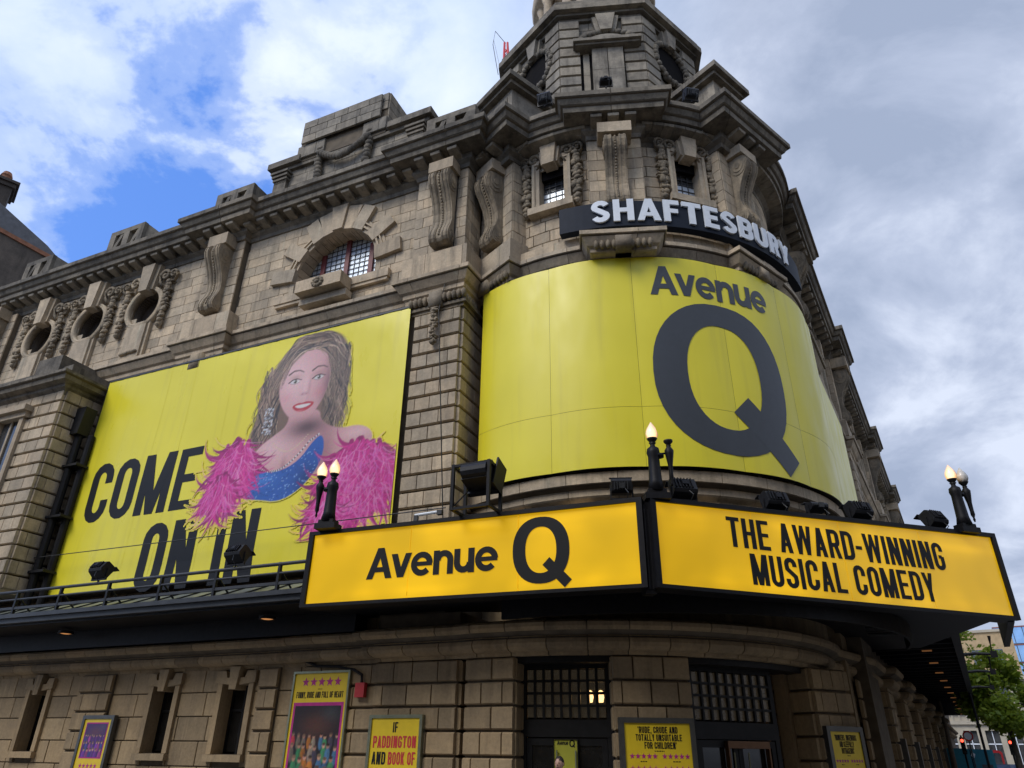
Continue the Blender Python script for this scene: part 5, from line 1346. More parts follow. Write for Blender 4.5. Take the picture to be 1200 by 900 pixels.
letters(sg, 'SHAFTESBURY', bold, 0, R(193.2 - 132.0) * 6.6, 15.19, 15.98, M['white'], cyl(6.62, 193.2), depth=.055, gap=.11)

# ------------------------------------------------------------------ entrance canopy and its two light boxes
P1, P2, P3, P4 = (-4.62, 16.61), (2.57, 14.0), (2.94, 13.98), (11.69, 17.0)
def seg_frame(A_, B_):
    d = (Vector(B_) - Vector(A_)); nn = Vector((d.y, -d.x)).normalized(); return Fr(A_[0], A_[1], 0, math.degrees(math.atan2(nn.x, nn.y))), d.length
def lightbox(name, label, A_, B_, z0, zl, zr):
    mw, L = seg_frame(A_, B_); o = thing(name, label, 'sign', mw @ mov(0, 0, z0)); m0 = mw
    fb = B()
    def slab(xa, xb, ya, yb, k0, k1):                       # k: fraction of height at left/right
        za = lambda x, k: z0 + ((zl + (zr - zl) * x / L) - z0) * k
        fb.add([(xa, ya, za(xa, k0)), (xb, ya, za(xb, k0)), (xb, yb, za(xb, k0)), (xa, yb, za(xa, k0)), (xa, ya, za(xa, k1)), (xb, ya, za(xb, k1)), (xb, yb, za(xb, k1)), (xa, yb, za(xa, k1))],
               [(0, 3, 2, 1), (4, 5, 6, 7), (0, 1, 5, 4), (1, 2, 6, 5), (2, 3, 7, 6), (3, 0, 4, 7)])
    slab(-.12, L + .12, .06, .45, -.045, 1.05)
    slab(-.12, L + .12, -.06, .06, -.05, -.005); slab(-.12, L + .12, -.06, .06, 1.0, 1.055); slab(-.12, -.0, -.06, .06, -.005, 1.0); slab(L, L + .12, -.06, .06, -.005, 1.0)
    fb.build('box_frame', M['black'], o, m0)
    f_ = B(); n_ = 3 if L < 8 else 4
    for i in range(n_):
        xa, xb = L * i / n_ + .007, L * (i + 1) / n_ - .007; top = lambda x: zl + (zr - zl) * x / L
        pb = B().add([(xa, .0, 0), (xb, .0, 0), (xb, .0, top(xb) - z0), (xa, .0, top(xa) - z0), (xa, .05, 0), (xb, .05, 0), (xb, .05, top(xb) - z0), (xa, .05, top(xa) - z0)],
                     [(0, 1, 2, 3), (0, 4, 5, 1), (1, 5, 6, 2), (2, 6, 7, 3), (3, 7, 4, 0)])
        pb.build('face_panel', M['backlit'], o, m0 @ mov(0, 0, z0))
    return o, m0, L
lb1, m1, L1 = lightbox('light_box', 'backlit yellow sign box left of the corner with black title lettering', P1, P2, 4.6, 6.17, 6.24)
letters(lb1, 'Avenue', grot, 1.51, 4.66, 5.05, 5.74, M['ink'], flat(m1, -.012), gap=.012, t=.205)
polyfit(lb1, [[(4.98 + a / qw * 1.24, 4.72 + c * 1.40) for a, c in q] for q in qs], flat(m1, -.012), M['ink'], 'letter')
lb2, m2, L2 = lightbox('light_box', 'backlit yellow sign box right of the corner with two lines of black capitals', P3, P4, 4.6, 6.25, 6.44)
letters(lb2, 'THE AWARD-WINNING', cond, 1.67, 7.55, 5.49, 6.13, M['ink'], flat(m2, -.012), gap=.075, t=.15, w=.42)
letters(lb2, 'MUSICAL COMEDY', cond, 2.14, 7.03, 4.75, 5.39, M['ink'], flat(m2, -.012), gap=.075, t=.15, w=.42)
# corner post between the boxes
cp = thing('corner_post', 'black corner post where the two sign boxes meet', 'post', Fr(2.755, 14.0, 4.5, 172)); cm0 = cp.matrix_world
B().box(-.11, .11, .02, .3, -.08, 1.72).build('post_body', M['black'], cp, cm0)
B().box(-.05, -.02, -.01, .02, .0, 1.6).box(.03, .06, -.01, .02, 0, 1.6).build('post_rib', M['blackm'], cp, cm0)
# canopy over the entrance: dark ceiling between the boxes and the wall
ca = thing('entrance_canopy', 'deep black canopy roofing the pavement over the corner doors', 'canopy', Fr(2.7, 15, 4.62, 172))
poly = [LW(11.4, 15.7), LW(11.4, 13.6), (P1[0], P1[1]), (P2[0], P2[1] + .05), (P3[0], P3[1] + .05), (P4[0], P4[1]), RW(26.2, 1.0), RW(26.2, 2.75)] + arc(104, 212, 5.6, 6) + [LW(8.2, 15.7)]
B().prismz(poly, 4.66, 4.74).build('ceiling', M['black'], ca)
B().prismz([(x, y) for x, y in poly], 5.35, 5.42).build('canopy_roof', M['gutter'], ca)
def stepped(pts, z0, z1, nm):
    b = B(); P, O = offs(pts); sweep(b, P, O, [(-.08, z0), (.0, z0), (.0, z1), (-.08, z1)]); b.build(nm, M['black'], ca)
stepped(arc(212, 108, 7.4, 4), 4.25, 4.66, 'fascia')
rb_ = B()
for a in range(112, 212, 10):
    A_, B_ = pol(a, 6.4), pol(a, 7.4); rb_.tube([(*A_, 4.6), (*B_, 4.6)], .04, 6)
rb_.build('ceiling_rib', M['blackm'], ca)

# left canopy with glazed lean-to roof
lc_ = thing('side_canopy', 'long black glazed canopy with railing under the large flat banner', 'canopy', ML @ mov(-20, 14.6, 4.9))
CY = 13.6
B().box(-34.5, -11.2, CY, CY + .22, 4.80, 5.02).box(-34.5, -11.2, CY - .09, CY, 4.93, 5.04).build('gutter', M['gutter'], lc_, ML)
B().box(-34.5, -10.9, CY + .15, 15.62, 4.74, 4.8).box(-34.5, -10.9, 15.1, 15.6, 4.26, 4.74).build('ceiling', M['black'], lc_, ML)  # second box: black board added where the wall strip lies in shade
gb = B()
xs = [-34.5 + i * .78 for i in range(31)]
for x in xs: gb.add([(x - .03, CY + .18, 5.04), (x + .03, CY + .18, 5.04), (x + .03, 15.15, 5.62), (x - .03, 15.15, 5.62), (x - .03, CY + .18, 5.1), (x + .03, CY + .18, 5.1), (x + .03, 15.15, 5.68), (x - .03, 15.15, 5.68)], [(0, 3, 2, 1), (4, 5, 6, 7), (0, 1, 5, 4), (1, 2, 6, 5), (2, 3, 7, 6), (3, 0, 4, 7)])
gb.build('glazing_bar', M['blackm'], lc_, ML)
gp_ = B().add([(-.355, 0, 0), (.355, 0, 0), (.355, 1.37, .58), (-.355, 1.37, .58), (-.355, 0, .012), (.355, 0, .012), (.355, 1.37, .592), (-.355, 1.37, .592)], [(0, 3, 2, 1), (4, 5, 6, 7), (0, 1, 5, 4), (1, 2, 6, 5), (2, 3, 7, 6), (3, 0, 4, 7)]).mesh('roof_pane'); gp_.materials.append(M['bay_glass'])
for x in xs[:-1]: link('roof_pane', gp_, None, lc_, ML @ mov(x + .39, CY + .19, 5.06))
rl = B().tube([(-34.5, CY, 5.69), (-11.2, CY, 5.68)], .045, 8).tube([(-34.5, CY, 5.46), (-11.2, CY, 5.46)], .03, 8).box(-34.5, -11.2, CY - .02, CY + .06, 5.18, 5.25); rl.build('rail', M['gutter'], lc_, ML)
for s in (21.8, 19.95, 18.04, 16.1, 14.2, 12.2, 23.8, 25.8): B().box(-s - .035, -s + .035, CY - .03, CY + .05, 5.0, 5.72).tube([(-s, CY + .03, 5.55), (-s, CY + .5, 5.2)], .025, 6).build('rail_post', M['blackm'], lc_, ML)
for s in (20.6, 13.2, 27):
    o = thing('canopy_lamp', {20.6: 'warm downlight under the long canopy, above the small purple poster', 13.2: 'warm downlight under the long canopy, just left of the sign box', 27: 'warm downlight under the far left end of the long canopy'}[s], 'lamp', ML @ mov(-s, 14.55, 4.6), 'warm lamps under the long canopy')
    om = o.matrix_world; B().lathe([(.09, -.02), (.17, 0), (.17, .05)], 14).build('lamp_lens', M['warm_dim'], o, om); B().lathe([(.2, .0), (.2, .06)], 14).ring([(.17, -.02), (.21, -.02), (.21, .02), (.17, .02)], 14, Matrix.Rotation(R(90), 4, 'X')).build('lamp_rim', M['blackm'], o, om)

# right canopy running down the side street
rc = thing('street_canopy', 'long dark ribbed canopy running down the side street past the tower', 'canopy', MR @ mov(40, 1, 4.9))
B().box(21.5, 84, -.1, .12, 4.75, 5.15).build('gutter', M['black'], rc, MR)
B().box(25.5, 84, .1, 2.65, 5.25, 5.32).build('canopy_roof', M['gutter'], rc, MR)
for i in range(46):
    x = 26.2 + i * 1.25; B().box(x - .06, x + .06, .1, 2.6, 4.9, 5.2).build('rib', M['black'], rc, MR) if i < 40 else None
for i in range(12):
    x = 29 + i * 4; B().box(x - .05, x + .05, .8, 1.1, 4.86, 4.9).build('strip_lamp', M['warm_strip'], rc, MR)
for x in (31.0, 37.5, 46.0):
    b = B().tube([(x, .1, 4.9), (x + .1, -.45, 4.95), (x + .1, -.95, 4.9), (x + .1, -1.0, 5.5)], .055, 8); b.box(x, x + .2, -1.1, -.9, 4.8, 5.0); b.build('bracket', M['blackm'], rc, MR)
eb = MR
B().box(20.75, 25.6, -1.26, -1.12, 4.5, 6.3).build('end_fascia', M['black'], ca, eb)
# ------------------------------------------------------------------ twin torch lamps standing on the light boxes
def torch_lamp(label, x, y, z, az, side, lit_main, lit_side, has_side_glass=True):
    mw = Fr(x, y, z, az); o = thing('torch_lamp', label, 'lamp', mw, 'twin torch lamps on the sign boxes')
    B().box(-.26, .26, -.16, .2, 0, .13).box(-.19, .19, -.13, .16, .13, .22).build('base', M['black'], o, mw)
    b = B().lathe([(.18, .2), (.14, .4), (.125, .8), (.12, .95), (.145, 1.04), (.13, 1.14), (.06, 1.19), (.05, 1.24), (.08, 1.28)], 10).lathe([(.1, .95), (.1, 1.02)], 10, mov(side * .12, 0, 0))
    b.build('post', M['black'], o, mw, True)
    fl = [(.066, 1.36), (.108, 1.40), (.126, 1.47), (.122, 1.53), (.10, 1.60), (.068, 1.66), (.038, 1.71), (.010, 1.76)]
    def flame(dx, dz, lit):
        B().lathe([(.03, 1.24), (.045, 1.28), (.10, 1.35), (.115, 1.38)], 12, mov(dx, 0, dz)).build('cup', M['blackm'], o, mw, True)
        b = B(); n = 14; vs = []; fs = []
        for r, zz_ in fl: vs += [(r * (1 + .14 * (j % 2) - .07) * math.cos(2 * PI * j / n + zz_ * 1.5) + dx, r * (1 + .14 * (j % 2) - .07) * math.sin(2 * PI * j / n + zz_ * 1.5), zz_ + dz) for j in range(n)]
        for i in range(len(fl) - 1): fs += [(i * n + j, i * n + (j + 1) % n, (i + 1) * n + (j + 1) % n, (i + 1) * n + j) for j in range(n)]
        fs.append(tuple(range(n - 1, -1, -1))); b.add(vs, fs); b.build('flame_shade', M['flame'] if lit else M['flame_off'], o, mw, True)
    flame(0, .0, lit_main)
    dx = side * .34
    B().lathe([(.015, .32), (.03, .38), (.02, .42), (.05, .5), (.045, .6), (.055, .8), (.09, 1.02), (.1, 1.1), (.06, 1.17), (.045, 1.2), (.06, 1.22)], 12, mov(dx, 0, 0)).build('torch', M['black'], o, mw, True)
    B().tube([(side * .1, 0, 1.02), (dx, 0, 1.06)], .022, 6).build('link_bar', M['black'], o, mw)
    if has_side_glass: flame(dx, -.04, lit_side)
    else: B().lathe([(.03, 1.2), (.05, 1.25), (.10, 1.31), (.1, 1.34)], 12, mov(dx, 0, 0)).build('cup', M['blackm'], o, mw, True)
torch_lamp('twin torch lamp with both flame shades lit, at the left end of the sign boxes', -4.28, 16.32, 6.24, 196, -1, True, True)
torch_lamp('torch lamp at the corner, one flame shade lit and the other missing', 3.02, 14.05, 6.3, 180, 1, True, True, False)
torch_lamp('twin torch lamp against the sky at the right end, one flame shade unlit', 10.98, 16.72, 6.45, 165, 1, True, False)

# ------------------------------------------------------------------ floodlights
def floodlight(label, mw, tilt=0, w_=.44, h_=.30, d_=.26, light=False):
    """front (-y) is the lamp's back seen from the street; tilts about x"""
    o = thing('floodlight', label, 'floodlight', mw, 'floodlights on the building')
    t = mw @ mov(0, 0, .27) @ Matrix.Rotation(R(tilt), 4, 'X')
    b = B().prismx([(-d_ / 2, -h_ / 2 + .05), (-d_ / 2 + .05, -h_ / 2), (d_ / 2, -h_ / 2 - .03), (d_ / 2, h_ / 2 + .03), (-d_ / 2 + .05, h_ / 2), (-d_ / 2, h_ / 2 - .05)], -w_ / 2, w_ / 2)
    b.build('housing', M['blackm'], o, t)
    f_ = B()
    for i in range(6): f_.box(-w_ / 2 + .05 + i * (w_ - .1) / 6, -w_ / 2 + .075 + i * (w_ - .1) / 6, -d_ / 2 - .045, -d_ / 2 + .0, -h_ / 2 + .07, h_ / 2 - .07)
    f_.box(-.06, .06, -d_ / 2 - .06, -d_ / 2, -.06, .05); f_.build('cooling_fin', M['gutter'] if light else M['black'], o, t)
    B().box(-w_ / 2 + .02, w_ / 2 - .02, d_ / 2, d_ / 2 + .012, -h_ / 2, h_ / 2).build('lens', M['lens'], o, t)
    B().box(-w_ / 2 - .03, w_ / 2 + .03, d_ / 2 - .05, d_ / 2 + .1, h_ / 2 + .03, h_ / 2 + .05).build('hood', M['gutter'] if light else M['blackm'], o, t)
    y = B()
    for sg in (-1, 1): y.box(min(sg * (w_ / 2 + .005), sg * (w_ / 2 + .03)), max(sg * (w_ / 2 + .005), sg * (w_ / 2 + .03)), -.025, .025, 0, .30)
    y.box(-w_ / 2 - .03, w_ / 2 + .03, -.025, .025, -.02, .01).tube([(0, 0, 0), (0, 0, -.08)], .03, 8); y.build('yoke', M['blackm'], o, mw)
    cbl = B().tube([(.05, -d_ / 2, .2), (.12, -.25, .05), (.1, -.1, -.05)], .012, 6); cbl.build('flex', M['gutter'], o, mw)
    return o
floodlight('grey-topped floodlight on the sign box just left of the corner lamp', Fr(2.32, 14.2, 6.38, 185), 12, .42, .30, .28, True)
floodlight('black floodlight seen from behind, just right of the corner lamp', Fr(3.65, 14.35, 6.42, 172), -28, .52, .40, .24)
floodlight('black floodlight on the right sign box below the tail of the big letter', Fr(5.88, 15.2, 6.44, 168), -22, .52, .36, .3)
floodlight('black floodlight on the right sign box in front of the right facade', Fr(8.12, 16.0, 6.50, 165), -22, .50, .36, .3)
floodlight('black floodlight against the sky beside the right-hand torch lamp', Fr(10.30, 16.78, 6.54, 160), -30, .48, .38, .3)
mw_ = Fr(6.95, 15.55, 6.42, 170); floodlight('low grey floodlight between the two black ones on the right sign box', mw_, 0, .40, .16, .3, True)
mw_ = ML @ mov(-18.5, CY - .02, 5.78); floodlight('dark floodlight on the railing under the first word of the flat banner', mw_, -35, .50, .34, .34)
mw_ = ML @ mov(-13.62, CY - .02, 5.78); floodlight('dark floodlight on the railing under the last word of the flat banner', mw_, -35, .50, .34, .34)
floodlight('small dark floodlight on the tower ledge, left of the front block', Fr(.95, 16.25, 20.32, 200), 25, .42, .34, .34, True)
floodlight('small dark floodlight on the tower ledge, right of the front block', Fr(5.65, 16.0, 20.32, 170), 25, .42, .34, .34, True)
floodlight('small black floodlight at the foot of the tower front panel', FT(186, 4.75, 23.0), 0, .42, .2, .3)
# the big lantern in its open frame
mw = Fr(-.75, 15.0, 6.3, 205); bf = thing('framed_floodlight', 'big black floodlight hung in an open steel frame left of the curved banner', 'floodlight', mw)
b = B()
for x in (-.44, .44):
    for y in (-.3, .3): b.box(x - .035, x + .035, y - .035, y + .035, 0, 1.05)
for z in (0.0, .98):
    for y in (-.3, .3): b.box(-.44, .44, y - .03, y + .03, z, z + .06)
    for x in (-.44, .44): b.box(x - .03, x + .03, -.3, .3, z, z + .06)
b.tube([(-.44, -.3, .05), (.0, .3, .95)], .016, 6).tube([(.44, -.3, .05), (.1, .3, .95)], .016, 6)
b.build('frame', M['black'], bf, mw)
t = mw @ mov(.08, .0, .80) @ Matrix.Rotation(R(-20), 4, 'X')
b = B().box(-.34, .34, -.22, .26, -.2, .26).box(-.37, .37, .2, .34, -.26, .34); b.lathe([(.18, 0), (.18, .62)], 12, mov(-.31, -.22, 0) @ Matrix.Rotation(R(90), 4, 'Y')); b.build('housing', M['blackm'], bf, t)
b = B()
for i in range(6): b.box(-.32 + i * .11, -.29 + i * .11, -.2, .2, .26, .3)
b.box(.38, .42, -.1, .36, -.3, .42); b.build('cooling_fin', M['black'], bf, t)
B().box(-.33, .33, .345, .36, -.24, .32).build('lens', M['lens'], bf, t)
tl = thing('strip_light', 'short white strip light on the sign box beside the framed floodlight', 'lamp', Fr(-1.9, 15.6, 6.38, 200)); B().tube([(-.28, 0, .04), (.28, 0, .07)], .035, 8).build('tube', M['white'], tl, tl.matrix_world); B().box(.28, .4, -.05, .05, .0, .1).box(-.3, -.2, -.03, .03, -.1, .04).build('holder', M['gutter'], tl, tl.matrix_world)

# ------------------------------------------------------------------ posters
def poster(label, mw, w_, h_, fmat, fw_=.07, sheet='poster', dpt=.10):
    """mw: frame at the middle of the print's top edge"""
    o = thing('poster', label, 'poster', mw)
    b = B().box(-w_ / 2 - fw_, -w_ / 2, -.03, dpt, -h_ - fw_, fw_).box(w_ / 2, w_ / 2 + fw_, -.03, dpt, -h_ - fw_, fw_).box(-w_ / 2, w_ / 2, -.03, dpt, 0, fw_).box(-w_ / 2, w_ / 2, -.03, dpt, -h_ - fw_, -h_)
    b.build('frame', M[fmat], o, mw)
    B().box(-w_ / 2, w_ / 2, .0, .03, -h_, 0).build('print', M[sheet], o, mw)
    return o, flat(mw, -.004)
def credit(o, f, x0, x1, z, n):
    b = B(); rnd = random.Random(n)
    x = x0
    while x < x1:
        w_ = rnd.uniform(.02, .05); b.add([f(x, z, 0), f(min(x1, x + w_), z, 0), f(min(x1, x + w_), z + .016, 0), f(x, z + .016, 0)], [(0, 1, 2, 3)]); x += w_ + .012
    b.build('small_print', M['ink'], o, fix=False)
L3 = dict(t=.17, w=.44, gap=.085)
o, f = poster('yellow quote poster with magenta stars on the pier between the two doorways', FT(175.7, GR + .16, 2.23, G), 1.36, 2.0, 'frame_metal', .10)
letters(o, "'RUDE, CRUDE AND", cond, -.40, .42, -.185, -.065, M['ink'], f, joined='lettering', **L3)
letters(o, "TOTALLY UNSUITABLE", cond, -.45, .50, -.325, -.205, M['ink'], f, joined='lettering', **L3)
letters(o, "FOR CHILDREN'", cond, -.28, .38, -.465, -.345, M['ink'], f, joined='lettering', **L3)
credit(o, f, -.08, .12, -.515, 1)
b = B()
for z in (-.60, -.82, -1.04): stars(b, -.60, .0 - .02, z, 5, f, .058); stars(b, .06, .64, z, 5, f, .058)
b.build('star_row', M['magenta'], o, fix=False)
for i, z in enumerate((-.70, -.92, -1.14)): credit(o, f, -.38, -.24, z, 10 + i); credit(o, f, .28, .44, z, 20 + i)
o, f = poster('yellow quote poster at an angle on the right entrance pier', RPM @ mov(.66, -.16, 2.18), 1.0, 2.0, 'frame_metal', .11, 'poster', .15)
letters(o, "'BONKERS, INGENIOUS", cond, -.36, .36, -.185, -.065, M['ink'], f, joined='lettering', **L3)
letters(o, "AND GLEEFULLY", cond, -.24, .24, -.32, -.20, M['ink'], f, joined='lettering', **L3)
letters(o, "OUTRAGEOUS'", cond, -.20, .22, -.455, -.335, M['ink'], f, joined='lettering', **L3)
credit(o, f, -.04, .06, -.50, 4)
b = B()
for z in (-.60, -.80, -1.0): stars(b, -.44, -.02, z, 5, f, .045); stars(b, .04, .46, z, 5, f, .045)
b.build('star_row', M['magenta'], o, fix=False)
for i, z in enumerate((-.68, -.88)): credit(o, f, -.28, -.18, z, 30 + i); credit(o, f, .2, .3, z, 40 + i)
o, f = poster('yellow text poster in a brassy frame with red and black lines on the corner pier', ML @ mov(-9.56, 15.18, 2.33), 1.26, 1.9, 'frame_brass', .07, 'poster', .14)
letters(o, 'IF', cond, -.06, .07, -.29, -.08, M['ink'], f, joined='lettering', **L3)
letters(o, 'PADDINGTON', cond, -.56, .56, -.60, -.36, M['red_ink'], f, joined='lettering', **L3)
letters(o, 'AND', cond, -.56, -.20, -.93, -.68, M['ink'], f, joined='lettering', **L3)
letters(o, 'BOOK OF', cond, -.13, .56, -.93, -.68, M['red_ink'], f, joined='lettering', **L3)
letters(o, 'MORMON', cond, -.57, .57, -1.34, -1.0, M['red_ink'], f, joined='lettering', **L3)
def crowd(o, mw, x0, x1, z0, z1, seed, cols, base, rows_):
    P_ = Paint(x0, x1, z0, z1, (x1 - x0) / 64, base, seed); P_.a[:] = 1; rr = P_.r; W_, H_ = x1 - x0, z1 - z0
    P_.over(P_.glow((x0 + x1) / 2, z0 + H_ * .75, W_ * .35, H_ * .16) * .5, (.16, .06, .035)); P_.over(P_.glow(x0 + W_ * .8, z1 - H_ * .1, W_ * .2, H_ * .1) * .3, (.10, .12, .13))
    for k in range(rows_):
        f_ = k / max(1, rows_ - 1); n_ = int(9 - 3 * f_)
        for i in range(n_):
            x = x0 + W_ * (i + .5 + rr.uniform(-.3, .3)) / n_; z = z0 + H_ * (.62 - .42 * f_) + rr.uniform(-.02, .02) * H_; s_ = W_ * (.035 + .02 * f_); c = np.array(cols[rr.randint(len(cols))]) * rr.uniform(.7, 1.7)
            P_.over(P_.ell(x, z - s_ * 3.0, s_ * 1.25, s_ * 3.0, s_ * .5), c); P_.over(P_.ell(x, z + s_ * .3, s_ * .75, s_ * .95, s_ * .4), np.array((.50, .27, .19)) * rr.uniform(.6, 1.2)); P_.over(P_.ell(x, z + s_ * .9, s_ * .8, s_ * .55, s_ * .4), np.array((.05, .03, .02)) * rr.uniform(.4, 4))
            P_.over(P_.glow(x + s_ * .5, z - s_ * 3, s_ * .5, s_ * 2.2) * .35, (.01, .01, .015))
    P_.img *= (1 + .12 * rr.randn(*P_.img.shape)); P_.build('photo', o, lambda x, z, e: tuple(mw @ Vector((x, -.006, z))))
mw = ML @ mov(-11.92, 15.38, 3.36)
o, f = poster('tall yellow poster with five stars above a framed group photo', mw, 1.60, 2.6, 'frame_brass', .05)
b = B(); stars(b, -.58, .62, -.20, 5, f, .115); b.build('star_row', M['magenta'], o, fix=False)
credit(o, f, -.07, .07, -.37, 55)
letters(o, 'FUNNY, RUDE AND FULL OF HEART', cond, -.70, .70, -.56, -.42, M['ink'], f, joined='lettering', **L3)
B().box(-.74, .74, -.003, 0, -2.55, -.66).build('photo_border', M['magenta'], o, mw)
crowd(o, mw, -.68, .68, -2.5, -.72, 5, [(.30, .03, .04), (.42, .15, .03), (.05, .12, .22), (.04, .18, .08), (.20, .16, .12), (.05, .04, .06)], (.018, .015, .02), 4)
mw = ML @ mov(-19.42, 15.42, 2.38)
o, f = poster('small yellow poster with purple picture on the strip between small windows', mw, 1.06, 1.9, 'frame_metal', .09)
B().box(-.43, .43, -.003, 0, -.98, -.09).build('photo_border', M['magenta'], o, mw)
crowd(o, mw, -.40, .40, -.95, -.12, 8, [(.16, .03, .30), (.04, .05, .22), (.30, .05, .22), (.08, .02, .16)], (.05, .012, .12), 3)
b = B(); stars(b, -.36, .36, -1.16, 5, f, .07); b.build('star_row', M['magenta'], o, fix=False)
for i, z in enumerate((-1.32, -1.42, -1.52)): credit(o, f, -.38 + i * .03, .40 - i * .05, z, 60 + i)
dm_ = dl_m @ mov(.98, -.04, 1.92); 
o, f = poster('small lime green poster on the left entrance door', dm_, .50, .8, 'wood', .02, 'poster_green', .02)
letters(o, 'Avenue', grot, -.18, .06, -.10, -.02, M['ink'], f, joined='lettering', gap=.012, t=.205)
polyfit(o, [[(.08 + a / qw * .12, -.14 + c * .14) for a, c in q] for q in qs], f, M['ink'], 'lettering')
b = B().box(-.12, .1, -.005, -.003, -.62, -.26); b.build('photo', M['purple'], o, dm_) if False else None
al = thing('alarm_box', 'small red alarm bell box on the wall right of the tall poster', 'alarm', ML @ mov(-10.72, 15.42, 2.95))
B().box(-.13, .13, -.12, 0, -.16, .16).build('bell_box', M['red_ink'], al, al.matrix_world); B().tube([(0, -.05, .16), (-.02, -.05, .34), (-.25, -.05, .46), (-.5, -.03, .5), (-.75, -.03, .55), (-1.4, -.03, .58), (-1.75, -.03, .7), (-1.85, -.03, 1.0)], .035, 6).build('conduit', M['black'], al, al.matrix_world)

# ------------------------------------------------------------------ ground
def sheet(name, pts, z, mat):
    b = B().add([(x, y, z) for x, y in pts], [tuple(range(len(pts)))]); return tag(b.build(name, M[mat], fix=False), kind='structure')
sheet('ground', [(-900, -900), (900, -900), (900, 900), (-900, 900)], -.13, 'paving')
sheet('road', [(-300, -60), (300, -60), (300, 8.5), (-300, 8.5)], -.124, 'asphalt')
sheet('side_street', [RW(15, -3.2), RW(160, -3.2), RW(160, -16), RW(5, -16)], -.12, 'asphalt')
pvp = [LW(60, 16.2), LW(60, 11.0), LW(12, 11.0), (-1.5, 11.4), (4, 11.0), (9.5, 12.5), RW(22, -2.6), RW(140, -2.6), RW(140, 3.0), RW(26, 3.0)]
b = B(); b.prismz(pvp, -.13, 0.0); tag(b.build('pavement', M['paving']), kind='structure')
P, O = offs(pvp[1:8]); b = B(); sweep(b, P, O, [(0, -.13), (.15, -.13), (.15, .005), (0, .005)]); tag(b.build('kerb', M['gutter']), kind='structure')
b = B()
for i in range(30): b.box(25 + i * 4, 27 + i * 4, 9.4, 9.55, -.112, -.108)
tag(b.build('road_marking', M['paint_line'], None, MR @ Matrix.Diagonal((1, -1, 1, 1))), kind='structure')

# ------------------------------------------------------------------ passer-by
M['skin'] = plain('skin', (.50, .30, .22), .5, var=.08, bump=0); M['hair'] = plain('short_dark_hair', (.02, .015, .012), .6, var=.4, scale=40, bump=.4); M['jacket'] = plain('dark_jacket', (.02, .022, .028), .8); M['jeans'] = plain('dark_jeans', (.025, .03, .045), .85)
pm_ = Fr(.98, 15.17, 0.0, 205); pe = thing('person', 'person with short dark hair and dark clothes walking past the left doorway', 'person', pm_)
def skinned(name, verts, edges, mat, root=0, lv=2):
    me = bpy.data.meshes.new(name); me.from_pydata([v[:3] for v in verts], edges, []); o_ = link(name, me, mat, pe, pm_)
    md = o_.modifiers.new('skin', 'SKIN'); md.use_smooth_shade = True
    sv = me.skin_vertices[0].data if me.skin_vertices else None
    if sv is None:
        bmm = bmesh.new(); bmm.from_mesh(me); bmm.verts.layers.skin.verify(); bmm.to_mesh(me); bmm.free(); sv = me.skin_vertices[0].data
    for i, v in enumerate(verts): sv[i].radius = (v[3], v[4] if len(v) > 4 else v[3]); sv[i].use_root = (i == root)
    s2_ = o_.modifiers.new('sub', 'SUBSURF'); s2_.levels = lv; s2_.render_levels = lv
    return o_
hz = 1.60
V = [(0, 0, .86, .15, .11), (0, 0, 1.08, .14, .10), (0, .01, 1.27, .16, .11), (0, .02, 1.36, .07), (0, 0, 1.43, .055), (0, -.01, 1.50, .075, .09),
     (-.17, .01, 1.30, .06), (-.25, .0, 1.03, .043), (-.23, -.12, .82, .034), (-.23, -.16, .74, .03), (.17, .01, 1.30, .06), (.25, .03, 1.03, .043), (.24, -.06, .82, .034), (.24, -.09, .74, .03),
     (-.09, 0, .80, .09), (-.1, -.12, .45, .06), (-.1, -.12, .09, .045), (-.1, -.26, .04, .035), (.09, 0, .80, .09), (.1, .03, .45, .06), (.1, .2, .1, .045), (.1, .08, .04, .035)]
E_ = [(0, 1), (1, 2), (2, 3), (3, 4), (4, 5), (2, 6), (6, 7), (7, 8), (8, 9), (2, 10), (10, 11), (11, 12), (12, 13), (0, 14), (14, 15), (15, 16), (16, 17), (0, 18), (18, 19), (19, 20), (20, 21)]
skinned('body', V, E_, M['jacket'])
hd = B().ball((0, -.01, 1.485), (.076, .098, .115), 16, 12); hd.ball((0, -.105, 1.475), (.016, .022, .02), 8, 6)
for sg_ in (-1, 1): hd.ball((sg_ * .076, .01, 1.48), (.012, .025, .033), 8, 6)
hd.build('head', M['skin'], pe, pm_, True)
fe_ = B()
for sg_ in (-1, 1): fe_.ball((sg_ * .03, -.094, 1.50), (.013, .01, .007), 8, 5)
fe_.ball((0, -.098, 1.425), (.025, .01, .006), 8, 5); fe_.build('face', M['hair'], pe, pm_, True)
ha = B()
for i in range(260):
    a = random.uniform(0, 2 * PI); e = random.uniform(.30, 1.0) if math.sin(a) < .2 else random.uniform(-.25, 1)
    e = math.asin(min(1, e)); ha.ball((.075 * math.cos(e) * math.cos(a), .012 + .096 * math.cos(e) * math.sin(a), 1.492 + .112 * math.sin(e)), .017, 5, 4)
ha.build('hair', M['hair'], pe, pm_, True)
for sg_, ax, ay in ((-1, -.23, -.17), (1, .24, -.10)):
    hb_ = B().ball((ax, ay, .69), (.02, .035, .045), 8, 6)
    for k in range(4): hb_.tube([(ax, ay - .03 + k * .02, .66), (ax, ay - .035 + k * .02, .61 - (.0, .012, .008, -.01)[k]), (ax - sg_ * .008, ay - .03 + k * .02, .58 - (.0, .012, .008, -.01)[k])], .008, 6)
    hb_.tube([(ax, ay - .03, .70), (ax - sg_ * .01, ay - .055, .665), (ax - sg_ * .012, ay - .058, .635)], .009, 6); hb_.build('hand', M['skin'], pe, pm_, True)

